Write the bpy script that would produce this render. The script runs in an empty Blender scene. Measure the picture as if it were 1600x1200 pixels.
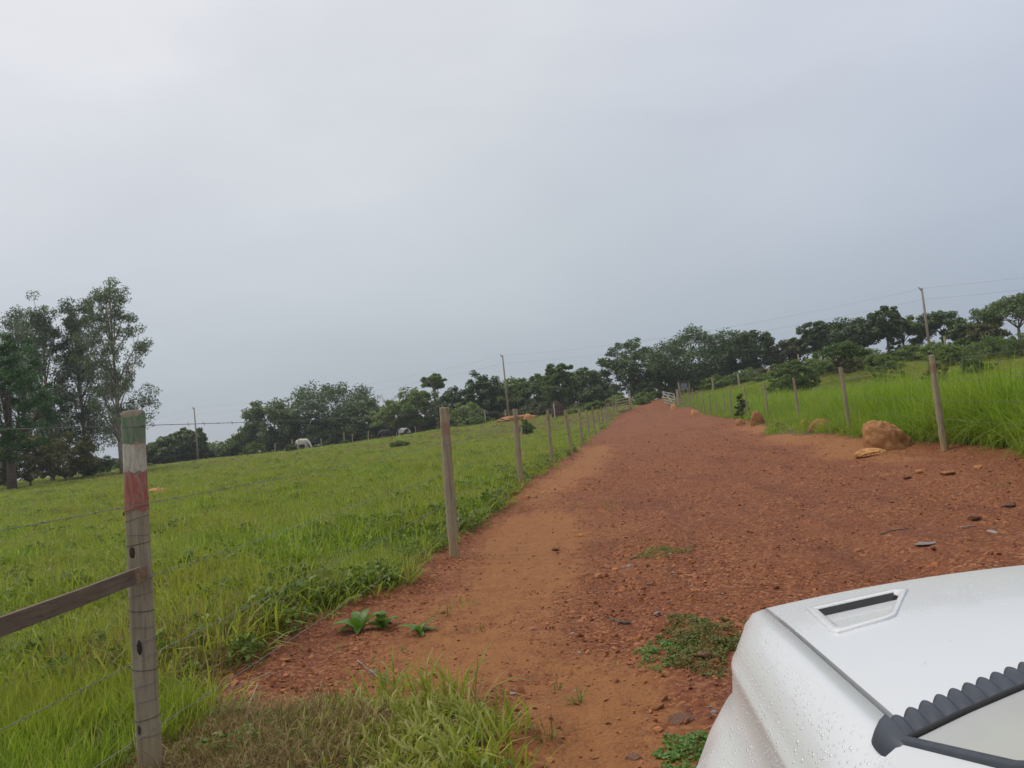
import bpy, bmesh, math, random
import numpy as np
from mathutils import Vector, Matrix, Euler
PI = math.pi
rad = math.radians
S = bpy.context.scene
COL = S.collection

# ------------------------------------------------------------------ camera
PITCH, ROLL, FPX, EYE = rad(2.85), rad(6.0), 1200.0, 1.5
cp, sp, cr, sr = math.cos(PITCH), math.sin(PITCH), math.cos(ROLL), math.sin(ROLL)
R0, U0, FW = np.array([1, 0, 0.]), np.array([0, -sp, cp]), np.array([0, cp, sp])
RT, UP = cr * R0 - sr * U0, sr * R0 + cr * U0
EYEP = np.array([0, 0, EYE])
cam_data = bpy.data.cameras.new('camera')
cam_data.sensor_width = 36
cam_data.lens = 36 * FPX / 1600
cam_data.clip_start = 0.05
cam_data.clip_end = 3000
cam = bpy.data.objects.new('camera', cam_data)
COL.objects.link(cam)
M = Matrix(((RT[0], UP[0], -FW[0], 0), (RT[1], UP[1], -FW[1], 0), (RT[2], UP[2], -FW[2], EYE), (0, 0, 0, 1)))
cam.matrix_world = M
S.camera = cam

# ------------------------------------------------------------------ sky, sun, exposure
SUN_EL, SUN_AZ = rad(58), rad(-60)          # azimuth measured from +Y towards +X
W = bpy.data.worlds.new('World')
S.world = W
W.use_nodes = True
nt = W.node_tree
nt.nodes.clear()


def N(t, typ, **kw):
    n = t.nodes.new(typ)
    for k, v in kw.items():
        setattr(n, k, v)
    return n


def ramp(t, fac, stops, interp='LINEAR'):
    n = N(t, 'ShaderNodeValToRGB')
    n.color_ramp.interpolation = interp
    el = n.color_ramp.elements
    el.remove(el[1])
    el[0].position = stops[0][0]
    el[0].color = (*stops[0][1], 1)
    for p, c in stops[1:]:
        e = el.new(p)
        e.color = (*c, 1)
    if fac is not None:
        t.links.new(fac, n.inputs[0])
    return n.outputs[0]


def mixc(t, fac, a, b, mode='MIX'):
    n = N(t, 'ShaderNodeMix', data_type='RGBA', blend_type=mode)
    for sock, v in ((n.inputs[0], fac), (n.inputs[6], a), (n.inputs[7], b)):
        if isinstance(v, (int, float)):
            sock.default_value = v
        elif isinstance(v, tuple):
            sock.default_value = (v[0], v[1], v[2], 1)
        else:
            t.links.new(v, sock)
    return n.outputs[2]


def mth(t, op, a, b=None, clamp=False):
    n = N(t, 'ShaderNodeMath', operation=op, use_clamp=clamp)
    for i, v in enumerate((a, b)):
        if v is None:
            continue
        if isinstance(v, (int, float)):
            n.inputs[i].default_value = v
        else:
            t.links.new(v, n.inputs[i])
    return n.outputs[0]


def noise(t, vec, scale, detail=4, rough=0.55, dist=0.0):
    n = N(t, 'ShaderNodeTexNoise')
    n.inputs['Scale'].default_value = scale
    n.inputs['Detail'].default_value = detail
    n.inputs['Roughness'].default_value = rough
    n.inputs['Distortion'].default_value = dist
    if vec is not None:
        t.links.new(vec, n.inputs['Vector'])
    return n.outputs[0]


sky = N(nt, 'ShaderNodeTexSky', sky_type='NISHITA', sun_disc=False)
sky.sun_elevation = SUN_EL
sky.sun_rotation = SUN_AZ
sky.air_density = 1.5
sky.dust_density = 4.0
tc = N(nt, 'ShaderNodeTexCoord')
sep = N(nt, 'ShaderNodeSeparateXYZ')
nt.links.new(tc.outputs['Generated'], sep.inputs[0])
# overcast deck: luminance rises from the horizon to the zenith, slightly bluer low on the far right
deck = ramp(nt, sep.outputs[2], [(0.0, (.475, .525, .575)), (.07, (.445, .505, .57)), (.14, (.495, .55, .615)), (.29, (.605, .645, .705)), (.48, (.73, .75, .80)), (1.0, (1.05, 1.06, 1.07))])
side = mth(nt, 'MULTIPLY_ADD', sep.outputs[0], .5)
side.node.inputs[2].default_value = .5
sidec = ramp(nt, side, [(0.15, (1.14, 1.11, 1.10)), (.5, (1.0, 1.0, .985)), (.85, (.86, .89, .98))])
deck = mixc(nt, 1.0, deck, sidec, 'MULTIPLY')
mp = N(nt, 'ShaderNodeMapping')
mp.inputs['Scale'].default_value = (1.0, 1.0, 2.6)
nt.links.new(tc.outputs['Generated'], mp.inputs[0])
cl = noise(nt, mp.outputs[0], 1.7, 5, .5, .3)
clc = ramp(nt, cl, [(.28, (.90, .91, .93)), (.72, (1.09, 1.085, 1.07))])
deck = mixc(nt, 1.0, deck, clc, 'MULTIPLY')
deck10 = mixc(nt, 1.0, deck, (10, 10, 10), 'MULTIPLY')
skymix = mixc(nt, .93, sky.outputs[0], deck10)
bg = N(nt, 'ShaderNodeBackground')
bg.inputs[1].default_value = 0.1
nt.links.new(skymix, bg.inputs[0])
wo = N(nt, 'ShaderNodeOutputWorld')
nt.links.new(bg.outputs[0], wo.inputs[0])

sun_data = bpy.data.lights.new('sun', 'SUN')
sun_data.energy = 1.5
sun_data.angle = rad(28)
sun_data.color = (1.0, .965, .91)
sun = bpy.data.objects.new('sun', sun_data)
COL.objects.link(sun)
sd = Vector((math.sin(SUN_AZ) * math.cos(SUN_EL), math.cos(SUN_AZ) * math.cos(SUN_EL), math.sin(SUN_EL)))
sun.rotation_euler = sd.to_track_quat('Z', 'Y').to_euler()
sun.location = sd * 60

vs = S.view_settings
vs.view_transform = 'Standard'
vs.look = 'None'
vs.exposure = 0.0
vs.gamma = 1.0
vs.use_curve_mapping = False

# ------------------------------------------------------------------ helpers
rng = np.random.default_rng(7)
random.seed(7)


def tag(o, label=None, cat=None, group=None, kind=None):
    if label: o['label'] = label
    if cat: o['category'] = cat
    if group: o['group'] = group
    if kind: o['kind'] = kind
    return o


def empty(name, loc=(0, 0, 0), rz=0):
    o = bpy.data.objects.new(name, None)
    o.location = loc
    o.rotation_euler = (0, 0, rz)
    o.empty_display_size = .2
    COL.objects.link(o)
    return o


def link(name, me, parent=None, loc=None, rot=None, scale=None):
    o = bpy.data.objects.new(name, me)
    COL.objects.link(o)
    if parent: o.parent = parent
    if loc is not None: o.location = loc
    if rot is not None: o.rotation_euler = rot
    if scale is not None: o.scale = scale if hasattr(scale, '__len__') else (scale,) * 3
    return o


def mesh(name, v, f, mat=None, smooth=True, mats=None, fm=None):
    me = bpy.data.meshes.new(name)
    v = np.asarray(v, dtype=np.float32)
    if isinstance(f, np.ndarray):
        me.vertices.add(len(v)); me.vertices.foreach_set('co', v.ravel())
        k = f.shape[1]
        me.loops.add(f.size); me.loops.foreach_set('vertex_index', f.ravel().astype(np.int32))
        me.polygons.add(len(f)); me.polygons.foreach_set('loop_start', np.arange(0, f.size, k, dtype=np.int32))
        me.update(calc_edges=True)
    else:
        me.from_pydata([tuple(map(float, p)) for p in v], [], [tuple(q) for q in f])
        me.update()
    if mats:
        for m in mats: me.materials.append(m)
    elif mat:
        me.materials.append(mat)
    if fm is not None:
        me.polygons.foreach_set('material_index', np.asarray(fm, dtype=np.int32))
    if smooth:
        me.polygons.foreach_set('use_smooth', np.ones(len(me.polygons), dtype=bool))
    return me


class MB:
    """collects boxes, tubes and grids into one mesh"""
    def __init__(s): s.v, s.f = [], []

    def add(s, v, f):
        b = len(s.v)
        s.v += [tuple(p) for p in v]
        s.f += [tuple(i + b for i in q) for q in f]
        return s

    def tube(s, pts, radii, n=8, cap=True, jit=0.0, flat=1.0):
        pts = [Vector(p) for p in pts]
        if not hasattr(radii, '__len__'): radii = [radii] * len(pts)
        v, f = [], []
        ref = None
        for i, p in enumerate(pts):
            d = (pts[min(i + 1, len(pts) - 1)] - pts[max(i - 1, 0)])
            d = d.normalized() if d.length > 1e-9 else Vector((0, 0, 1))
            if ref is None:
                ref = d.orthogonal().normalized()
            ref = (ref - d * ref.dot(d)).normalized()
            b = d.cross(ref)
            for k in range(n):
                a = 2 * PI * k / n
                r = radii[i] * (1 + jit * (random.random() - .5))
                v.append(p + ref * (math.cos(a) * r) + b * (math.sin(a) * r * flat))
        for i in range(len(pts) - 1):
            for k in range(n):
                f.append((i * n + k, i * n + (k + 1) % n, (i + 1) * n + (k + 1) % n, (i + 1) * n + k))
        if cap:
            f.append(tuple(reversed(range(n))))
            f.append(tuple((len(pts) - 1) * n + k for k in range(n)))
        return s.add(v, f)

    def box(s, c, h, rot=None):
        v = []
        for z in (-1, 1):
            for x, y in ((-1, -1), (1, -1), (1, 1), (-1, 1)):
                q = Vector((x * h[0], y * h[1], z * h[2]))
                if rot: q = rot @ q
                v.append(q + Vector(c))
        return s.add(v, [(3, 2, 1, 0), (4, 5, 6, 7), (0, 1, 5, 4), (1, 2, 6, 5), (2, 3, 7, 6), (3, 0, 4, 7)])

    def grid(s, P, flip=False):
        n, m = len(P), len(P[0])
        v = [p for row in P for p in row]
        f = []
        for i in range(n - 1):
            for j in range(m - 1):
                q = (i * m + j, i * m + j + 1, (i + 1) * m + j + 1, (i + 1) * m + j)
                f.append(tuple(reversed(q)) if flip else q)
        return s.add(v, f)

    def me(s, name, mat=None, smooth=True):
        return mesh(name, s.v, s.f, mat, smooth)

    def build(s, name, mat=None, parent=None, smooth=True, loc=None, rot=None, bevel=0):
        o = link(name, s.me(name, mat, smooth), parent, loc, rot)
        if bevel:
            b = o.modifiers.new('bevel', 'BEVEL'); b.width = bevel; b.segments = 2
            b.limit_method = 'ANGLE'
        return o


def ray(x, y): return FW + RT * (x - 800) / FPX + UP * (600 - y) / FPX
def at(x, y, d): return EYEP + ray(x, y) * d


# value noise in numpy
def _h(ix, iy, seed):
    h = (ix.astype(np.int64) * 374761393 + iy.astype(np.int64) * 668265263 + seed * 1442695041) & 0x7fffffff
    h = ((h ^ (h >> 13)) * 1274126177) & 0x7fffffff
    return ((h ^ (h >> 16)) & 0xffff) / 65535.0


def vn(x, y, seed=0):
    ix, iy = np.floor(x), np.floor(y)
    fx, fy = x - ix, y - iy
    fx, fy = fx * fx * (3 - 2 * fx), fy * fy * (3 - 2 * fy)
    a, b, c, d = _h(ix, iy, seed), _h(ix + 1, iy, seed), _h(ix, iy + 1, seed), _h(ix + 1, iy + 1, seed)
    return (a * (1 - fx) + b * fx) * (1 - fy) + (c * (1 - fx) + d * fx) * fy


def fbm(x, y, sc, oc=4, seed=0, g=.5):
    t, a, s = 0, 1, 0
    for o in range(oc):
        t = t + a * (vn(x * sc + 17.3 * o, y * sc - 9.1 * o, seed + o) - .5)
        s += a
        a *= g
        sc *= 2.03
    return t / s * 2


# ------------------------------------------------------------------ materials
def newmat(name):
    m = bpy.data.materials.new(name)
    m.use_nodes = True
    t = m.node_tree
    b = t.nodes['Principled BSDF']
    return m, t, b


def setin(b, **kw):
    for k, v in kw.items():
        k = k.replace('_', ' ')
        if k in b.inputs:
            b.inputs[k].default_value = v


def bump(t, b, h, strength=.5, dist=.01):
    n = N(t, 'ShaderNodeBump')
    n.inputs['Strength'].default_value = strength
    n.inputs['Distance'].default_value = dist
    t.links.new(h, n.inputs['Height'])
    t.links.new(n.outputs[0], b.inputs['Normal'])


def objco(t): return N(t, 'ShaderNodeTexCoord').outputs['Object']
def poss(t): return N(t, 'ShaderNodeNewGeometry').outputs['Position']


def simple(name, c, rough=.6, metal=0, var=.15, sc=12, bmp=0.0, spec=.4):
    m, t, b = newmat(name)
    n = noise(t, objco(t), sc, 5)
    lo, hi = tuple(x * (1 - var) for x in c), tuple(min(1, x * (1 + var)) for x in c)
    t.links.new(ramp(t, n, [(.3, lo), (.7, hi)]), b.inputs['Base Color'])
    setin(b, Roughness=rough, Metallic=metal)
    b.inputs['Specular IOR Level'].default_value = spec
    if bmp: bump(t, b, n, bmp, .02)
    return m


def foliage(name, cols, rough=.5, trans=.35, patch=None, psc=.35, spec=.35):
    """leaf material: per-leaf and per-plant colour variation plus translucency"""
    m, t, b = newmat(name)
    geo = N(t, 'ShaderNodeNewGeometry')
    oi = N(t, 'ShaderNodeObjectInfo')
    mixr = mth(t, 'ADD', mth(t, 'MULTIPLY', geo.outputs['Random Per Island'], .62), mth(t, 'MULTIPLY', oi.outputs['Random'], .38))
    n = len(cols)
    c = ramp(t, mixr, [((i + .5) / n, q) for i, q in enumerate(cols)])
    if patch:
        pn = noise(t, geo.outputs['Position'], psc, 4, .6)
        pf = ramp(t, pn, [(.40, (0, 0, 0)), (.62, (1, 1, 1))])
        c = mixc(t, pf, c, mixc(t, .6, c, patch))
    t.links.new(c, b.inputs['Base Color'])
    setin(b, Roughness=rough)
    b.inputs['Specular IOR Level'].default_value = spec
    tr = N(t, 'ShaderNodeBsdfTranslucent')
    t.links.new(mixc(t, 1.0, c, (1.15, 1.25, .7), 'MULTIPLY'), tr.inputs[0])
    ms = N(t, 'ShaderNodeMixShader')
    ms.inputs[0].default_value = trans
    t.links.new(b.outputs[0], ms.inputs[1])
    t.links.new(tr.outputs[0], ms.inputs[2])
    t.links.new(ms.outputs[0], t.nodes['Material Output'].inputs[0])
    return m


MAT = {}
MAT['pasture'] = foliage('pasture_blades', [(0.078, 0.129, 0.013), (0.146, 0.22, 0.02), (0.218, 0.316, 0.03), (0.302, 0.382, 0.042), (0.417, 0.429, 0.1)], .48, .45, (.33, .29, .055), .45)
MAT['tall'] = foliage('tall_blades', [(.09, .16, .014), (.16, .26, .02), (.24, .36, .03), (.34, .43, .055)], .45, .48, (.30, .34, .05), .5)
MAT['herb'] = foliage('herb_leaves', [(0.057, 0.103, 0.015), (0.092, 0.149, 0.02), (0.132, 0.201, 0.026), (0.184, 0.247, 0.044)], .5, .35)
MAT['dry'] = foliage('dry_stalks', [(.15, .10, .04), (.24, .16, .065), (.36, .26, .11), (.20, .17, .05)], .7, .2)
MAT['yellow'] = foliage('yellow_green_blades', [(0.162, 0.202, 0.024), (0.264, 0.294, 0.04), (0.374, 0.377, 0.088), (0.425, 0.405, 0.152)], .5, .35)
MAT['weed'] = foliage('weed_leaves', [(.07, .145, .022), (.095, .19, .028), (.135, .24, .04)], .42, .3)
MAT['mat_leaf'] = foliage('creeping_leaves', [(0.085, 0.095, 0.015), (0.122, 0.134, 0.021), (0.185, 0.179, 0.031)], .5, .25)
MAT['leaf_dark'] = foliage('dark_leaves', [(0.046, 0.077, 0.026), (0.073, 0.122, 0.033), (0.109, 0.164, 0.044), (0.156, 0.205, 0.058)], .45, .22, spec=.5)
MAT['leaf_mid'] = foliage('mid_leaves', [(0.068, 0.107, 0.026), (0.101, 0.161, 0.032), (0.15, 0.217, 0.044), (0.217, 0.269, 0.061)], .45, .28, spec=.45)
MAT['leaf_light'] = foliage('light_leaves', [(0.084, 0.133, 0.025), (0.135, 0.204, 0.037), (0.203, 0.274, 0.062), (0.288, 0.329, 0.094)], .5, .32)
MAT['leaf_euc'] = foliage('eucalyptus_leaves', [(0.059, 0.095, 0.04), (0.095, 0.142, 0.06), (0.137, 0.189, 0.08), (0.201, 0.246, 0.113)], .4, .22, spec=.5)
MAT['leaf_green'] = foliage('bright_leaves', [(0.025, 0.076, 0.018), (0.039, 0.129, 0.022), (0.068, 0.19, 0.03), (0.113, 0.258, 0.046)], .45, .3)
MAT['leaf_olive'] = foliage('olive_leaves', [(0.062, 0.069, 0.023), (0.098, 0.106, 0.031), (0.146, 0.146, 0.042), (0.195, 0.187, 0.063)], .55, .25)
MAT['bark'] = simple('bark', (.11, .085, .065), .9, 0, .45, 9, .6)
MAT['bark_pale'] = simple('pale_bark', (.30, .25, .20), .85, 0, .4, 5, .3)
MAT['bark_red'] = simple('reddish_bark', (.17, .085, .055), .9, 0, .4, 7, .5)
MAT['wire'] = simple('galvanised_wire', (.20, .195, .18), .6, .4, .25, 30)
MAT['plastic'] = simple('black_plastic', (.032, .038, .052), .42, 0, .2, 40, 0, .5)
MAT['rubber'] = simple('black_rubber', (.02, .02, .021), .7, 0, .2, 30)
MAT['steel'] = simple('white_painted_steel', (.42, .40, .37), .45, 0, .08, 8)
MAT['tin'] = simple('grey_sheet_metal', (.17, .19, .22), .55, .2, .15, 6)
MAT['chrome'] = simple('chrome', (.6, .6, .62), .2, 1.0, .05, 10)


def soil(name, road):
    m, t, b = newmat(name)
    co = poss(t)
    at_s = N(t, 'ShaderNodeAttribute', attribute_name='sand').outputs['Fac']
    at_d = N(t, 'ShaderNodeAttribute', attribute_name='dirt').outputs['Fac']
    n1 = noise(t, co, .9, 6, .6, .4)
    n2 = noise(t, co, 7, 6, .65)
    n3 = noise(t, co, 55, 4, .7)
    vo = N(t, 'ShaderNodeTexVoronoi')
    vo.inputs['Scale'].default_value = 38
    vo.inputs['Randomness'].default_value = 1
    t.links.new(co, vo.inputs['Vector'])
    vcol = N(t, 'ShaderNodeSeparateColor')
    t.links.new(vo.outputs['Color'], vcol.inputs[0])
    grav = ramp(t, vcol.outputs[0], [(.05, (.105, .034, .016)), (.40, (.19, .063, .026)), (.75, (.285, .10, .038)), (.97, (.43, .20, .085))])
    grav = mixc(t, ramp(t, n1, [(.35, (0, 0, 0)), (.7, (.75, .75, .75))]), grav, (.20, .069, .029))
    grav = mixc(t, ramp(t, n2, [(.42, (0, 0, 0)), (.75, (.55, .55, .55))]), grav, (.13, .040, .019))
    mpr = N(t, 'ShaderNodeMapping')
    mpr.inputs['Rotation'].default_value = (0, 0, .144)
    mpr.inputs['Scale'].default_value = (1.0, .17, 1)
    t.links.new(co, mpr.inputs[0])
    nr_ = noise(t, mpr.outputs[0], 1.5, 6, .6, .5)
    grav = mixc(t, ramp(t, nr_, [(.52, (0, 0, 0)), (.68, (.45, .45, .45))]), grav, mixc(t, n3, (.205, .072, .028), (.27, .105, .042)))   # worn wheel strips
    grav = mixc(t, ramp(t, nr_, [(.30, (.75, .75, .75)), (.46, (0, 0, 0))]), grav, mixc(t, n3, (.10, .034, .020), (.18, .058, .031)))  # dark washed gravel
    sand = ramp(t, n2, [(.25, (.21, .08, .027)), (.55, (.285, .12, .039)), (.85, (.35, .16, .057))])
    sand = mixc(t, .25, sand, ramp(t, n3, [(.3, (.2, .07, .03)), (.7, (.40, .18, .075))]))
    sf = mth(t, 'ADD', mth(t, 'ADD', at_s, mth(t, 'MULTIPLY', mth(t, 'SUBTRACT', n2, .5), 1.3)), mth(t, 'MULTIPLY', mth(t, 'SUBTRACT', nr_, .5), 1.2), True)
    sf = ramp(t, sf, [(.28, (0, 0, 0)), (.72, (1, 1, 1))])
    dirt = mixc(t, sf, grav, sand)
    earth = mixc(t, n2, (.085, .052, .024), (.15, .10, .045))
    df = mth(t, 'ADD', at_d, mth(t, 'MULTIPLY', mth(t, 'SUBTRACT', n2, .5), .7), True)
    df = ramp(t, df, [(.35, (0, 0, 0)), (.65, (1, 1, 1))])
    c = mixc(t, df, earth, dirt)
    t.links.new(c, b.inputs['Base Color'])
    setin(b, Roughness=.88)
    b.inputs['Specular IOR Level'].default_value = .22
    h = mth(t, 'ADD', mth(t, 'MULTIPLY', vo.outputs['Distance'], -.8), mth(t, 'ADD', n3, mth(t, 'MULTIPLY', n2, 2.0)))
    bump(t, b, h, .9, .016)
    return m


MAT['road'] = soil('laterite_road', True)
MAT['ground'] = soil('pasture_soil', False)


def rockmat(name, lo, mid, hi, sc=6, bd=.0015):
    m, t, b = newmat(name)
    co = objco(t)
    oi = N(t, 'ShaderNodeObjectInfo')
    n = noise(t, co, sc, 8, .65, .5)
    c = ramp(t, n, [(.28, lo), (.52, mid), (.75, hi)])
    c = mixc(t, 1.0, c, ramp(t, oi.outputs['Random'], [(0, (.62, .6, .6)), (.5, (.95, .95, .95)), (1, (1.25, 1.25, 1.2))]), 'MULTIPLY')
    t.links.new(c, b.inputs['Base Color'])
    setin(b, Roughness=.85)
    b.inputs['Specular IOR Level'].default_value = .25
    bump(t, b, noise(t, co, sc * 3, 9, .75), .8, bd)
    return m


MAT['pebble'] = rockmat('laterite_pebbles', (.21, .072, .032), (.32, .12, .052), (.44, .20, .09))
MAT['stone_orange'] = rockmat('orange_stone', (.24, .085, .035), (.38, .16, .06), (.48, .24, .11))
MAT['stone_brown'] = rockmat('brown_stone', (.09, .045, .03), (.17, .085, .052), (.26, .15, .10))
MAT['stone_grey'] = rockmat('grey_stone', (.15, .13, .125), (.24, .215, .205), (.33, .30, .29))
MAT['mound'] = rockmat('termite_earth', (.34, .15, .06), (.52, .26, .105), (.62, .36, .165), 3, .07)
MAT['mound_dark'] = rockmat('dark_mound_earth', (.035, .02, .018), (.07, .04, .033), (.11, .065, .05), 2, .04)


def wood(name, base, dark, red=0.0, yellow=.5, grain=(26, 26, 1.6)):
    m, t, b = newmat(name)
    co = objco(t)
    mpn = N(t, 'ShaderNodeMapping')
    mpn.inputs['Scale'].default_value = grain
    t.links.new(co, mpn.inputs[0])
    n1 = noise(t, mpn.outputs[0], 1.6, 8, .7, .6)
    n2 = noise(t, co, 4.5, 5, .6)
    c = ramp(t, n1, [(.25, dark), (.5, base), (.8, tuple(x * 1.35 for x in base))])
    c = mixc(t, ramp(t, n2, [(.45, (0, 0, 0)), (.75, (.55, .55, .55))]), c, tuple(x * .6 for x in base))
    s = N(t, 'ShaderNodeSeparateXYZ')
    t.links.new(co, s.inputs[0])
    foot = ramp(t, s.outputs[2], [(.02, (1, 1, 1)), (.42, (0, 0, 0))])
    c = mixc(t, mth(t, 'MULTIPLY', foot, yellow), c, (.36, .24, .095))          # earth splashed on the foot
    if red:
        zz = mth(t, 'ADD', s.outputs[2], mth(t, 'MULTIPLY', mth(t, 'SUBTRACT', n2, .5), .14))
        band = ramp(t, zz, [(.0, (0, 0, 0)), (.63, (0, 0, 0)), (.65, (1, 1, 1)), (.70, (1, 1, 1)), (.725, (0, 0, 0))])
        band.node.inputs[0].default_value = 0
        sc_ = mth(t, 'DIVIDE', zz, 2.2)
        t.links.new(sc_, band.node.inputs[0])
        c = mixc(t, mth(t, 'MULTIPLY', mth(t, 'MULTIPLY', band, red), ramp(t, n1, [(.35, (.3, .3, .3)), (.6, (1, 1, 1))])), c, (.21, .04, .035))
    t.links.new(c, b.inputs['Base Color'])
    setin(b, Roughness=.85)
    b.inputs['Specular IOR Level'].default_value = .2
    bump(t, b, n1, .6, .01)
    return m


MAT['post'] = wood('weathered_post', (.315, .26, .175), (.13, .10, .066), .45)
MAT['post_plain'] = wood('weathered_post_plain', (.315, .265, .19), (.13, .105, .075), 0)
MAT['post_pale'] = wood('pale_post', (.42, .36, .24), (.22, .175, .11), 0, .3)
MAT['board'] = wood('grey_board', (.165, .125, .088), (.06, .046, .036), 0, 0, (30, 1.6, 38))
MAT['board_end'] = simple('board_end', (.21, .135, .08), .8, 0, .35, 40, .3)
MAT['knot'] = simple('knot', (.045, .035, .028), .9, 0, .5, 60, .4)


def paint(name, c, wear):
    m, t, b = newmat(name)
    co = objco(t)
    mpn = N(t, 'ShaderNodeMapping')
    mpn.inputs['Scale'].default_value = (30, 30, 6)
    t.links.new(co, mpn.inputs[0])
    n = noise(t, mpn.outputs[0], 1.6, 8, .7, .8)
    n2 = noise(t, co, 26, 6, .7)
    col = mixc(t, n2, tuple(x * .75 for x in c), tuple(min(1, x * 1.25) for x in c))
    col = mixc(t, ramp(t, n, [(.44, (0, 0, 0)), (.58, (wear, wear, wear))]), col, (.31, .265, .195))
    t.links.new(col, b.inputs['Base Color'])
    setin(b, Roughness=.75)
    bump(t, b, n, .5, .006)
    return m


MAT['p_green'] = paint('worn_green_paint', (.11, .19, .105), .5)
MAT['p_white'] = paint('worn_white_paint', (.50, .47, .38), .7)
MAT['p_red'] = paint('worn_red_paint', (.33, .085, .065), .65)

# ------------------------------------------------------------------ terrain height
CTRL = []
def cpx(x, y, d): CTRL.append(tuple(at(x, y, d)))
for x, y, d in [(0, 765, 70), (170, 742, 78), (309, 720, 122), (473, 705, 110), (601, 687, 125), (500, 697, 132), (795, 657, 102), (740, 666, 112), (870, 652, 95), (985, 640, 84), (1045, 636, 84), (1080, 612, 104), (985, 634, 112), (1200, 598, 75), (1600, 543, 72), (1400, 555, 88), (1600, 590, 36), (1480, 600, 45),
                (1477, 703, 14.2), (1329, 680, 20), (1250, 663, 29.6), (1201, 658, 36.2), (1145, 655, 45.6), (1108, 648, 61.5), (1062, 638, 82),
                (815, 765, 17.1), (893, 711, 30), (921, 686, 46), (938, 674, 59.5), (953, 661, 74), (1290, 570, 88), (700, 676, 118), (100, 755, 74)]:
    cpx(x, y, d)
for x, y, z in [(0, 0, 0), (-2, 4, 0), (2, 3, 0), (4, 6, 0), (-1, 9, 0), (3, 12, 0), (7, 9, .1), (-6, 6, 0), (-12, 3, .0), (0, -10, 0), (-20, -10, 0), (20, -10, .6), (-10, 18, 0), (-20, 30, .05), (-8, 35, .1), (-14, 60, .2), (-36, 40, .1), (4, 22, .05), (7, 36, .08),
                (-70, 60, .2), (-80, 110, .3), (-60, 0, 0), (60, 20, 2.5), (70, 60, 4.2), (12, 6, .4), (24, 14, .9), (0, 150, 1.6), (60, 120, 4.3), (-50, 150, .8)]:
    CTRL.append((x, y, z))
CTRL = np.array(CTRL)


def _phi(d2): return .5 * d2 * np.log(d2 + 1e-6)


_n = len(CTRL)
_A = np.zeros((_n + 3, _n + 3))
_d2 = ((CTRL[:, None, :2] - CTRL[None, :, :2]) ** 2).sum(-1) / 900.
_A[:_n, :_n] = _phi(_d2) + np.eye(_n) * .004
_A[:_n, _n] = 1
_A[:_n, _n + 1:] = CTRL[:, :2] / 30
_A[_n:, :_n] = _A[:_n, _n:].T
_w = np.linalg.solve(_A, np.concatenate([CTRL[:, 2], [0, 0, 0]]))


def gbase(x, y):
    x = np.asarray(x, float); y = np.asarray(y, float)
    sh = x.shape
    x, y = x.ravel(), y.ravel()
    r = np.hypot(x, y) + 1e-9
    k = np.minimum(1, 135 / r)
    xc, yc = x * k, y * k
    out = np.zeros_like(x)
    for i in range(0, len(x), 40000):
        q = np.stack([xc[i:i + 40000], yc[i:i + 40000]], -1)
        d2 = ((q[:, None] - CTRL[None, :, :2]) ** 2).sum(-1) / 900.
        out[i:i + 40000] = _phi(d2) @ _w[:_n] + _w[_n] + q @ _w[_n + 1:] / 30
    return (out - np.maximum(0, r - 165) * .02).reshape(sh)


# road outline in plan: left and right edge as functions of y
LE = np.array([(-30, -2.9), (2.0, -2.6), (4.6, -2.3), (5.1, -2.18), (5.8, -2.15), (6.5, -1.9), (7.6, -1.47), (9.2, -1.12), (11, -.9), (14, -.55), (17, -.12), (20, .38), (24, .92), (30, 1.95), (37, 3.05), (46, 4.3), (60, 6.6), (73, 8.9), (80, 10.6), (86, 13.2), (95, 15.6), (110, 19.2), (125, 24), (400, 60)])
RE = np.array([(-30, 6.0), (2, 6.9), (9.0, 7.2), (11.5, 7.6), (13.0, 8.0), (15.2, 8.2), (17.7, 8.1), (19, 8.2), (21, 8.5), (22.7, 8.2), (25.5, 8.3), (28.4, 9.0), (31, 10.1), (36, 11.2), (45, 12.7), (55, 14.2), (62, 15.2), (75, 16.8), (84, 17.0), (92, 17.8), (110, 21.6), (125, 26.5), (400, 63)])
# bottom-left weed patch beside the car
PATCH = np.array([(-.37, 2.95), (-.36, 3.48), (-.30, 3.73), (-.26, 3.90), (-.38, 4.05), (-.54, 4.2), (-.77, 4.25), (-1.26, 4.38), (-1.40, 4.2), (-1.84, 4.38), (-2.10, 4.6), (-2.42, 4.85), (-3.2, 5.0), (-3.5, 4.5), (-3.5, -2), (-.6, -2), (-.45, 2.2)])


def inpoly(x, y, P):
    r = np.zeros(x.shape, bool)
    for i in range(len(P)):
        (x1, y1), (x2, y2) = P[i], P[i - 1]
        c = ((y1 > y) != (y2 > y)) & (x < (x2 - x1) * (y - y1) / (y2 - y1 + 1e-12) + x1)
        r ^= c
    return r


def polydist(x, y, P):
    d = np.full(x.shape, 1e9)
    for i in range(len(P)):
        (x1, y1), (x2, y2) = P[i - 1], P[i]
        dx, dy = x2 - x1, y2 - y1
        t = np.clip(((x - x1) * dx + (y - y1) * dy) / (dx * dx + dy * dy), 0, 1)
        d = np.minimum(d, np.hypot(x - x1 - t * dx, y - y1 - t * dy))
    return d


def dirtness(x, y):
    """signed metres inside the bare earth of the road (positive = bare)"""
    w = .22 * fbm(x, y, .9, 3, 5) + .12 * fbm(x, y, 4.0, 2, 9)
    l = x - np.interp(y, LE[:, 0], LE[:, 1])
    r = np.interp(y, RE[:, 0], RE[:, 1]) - x
    s = np.minimum(l, r)
    near = (y < 6) & (x < 2)
    pd = polydist(x, y, PATCH) * np.where(inpoly(x, y, PATCH), -1, 1)
    s = np.where(near, np.minimum(s, pd), s)
    return s + w * np.where(near, .55, 1)


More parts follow.
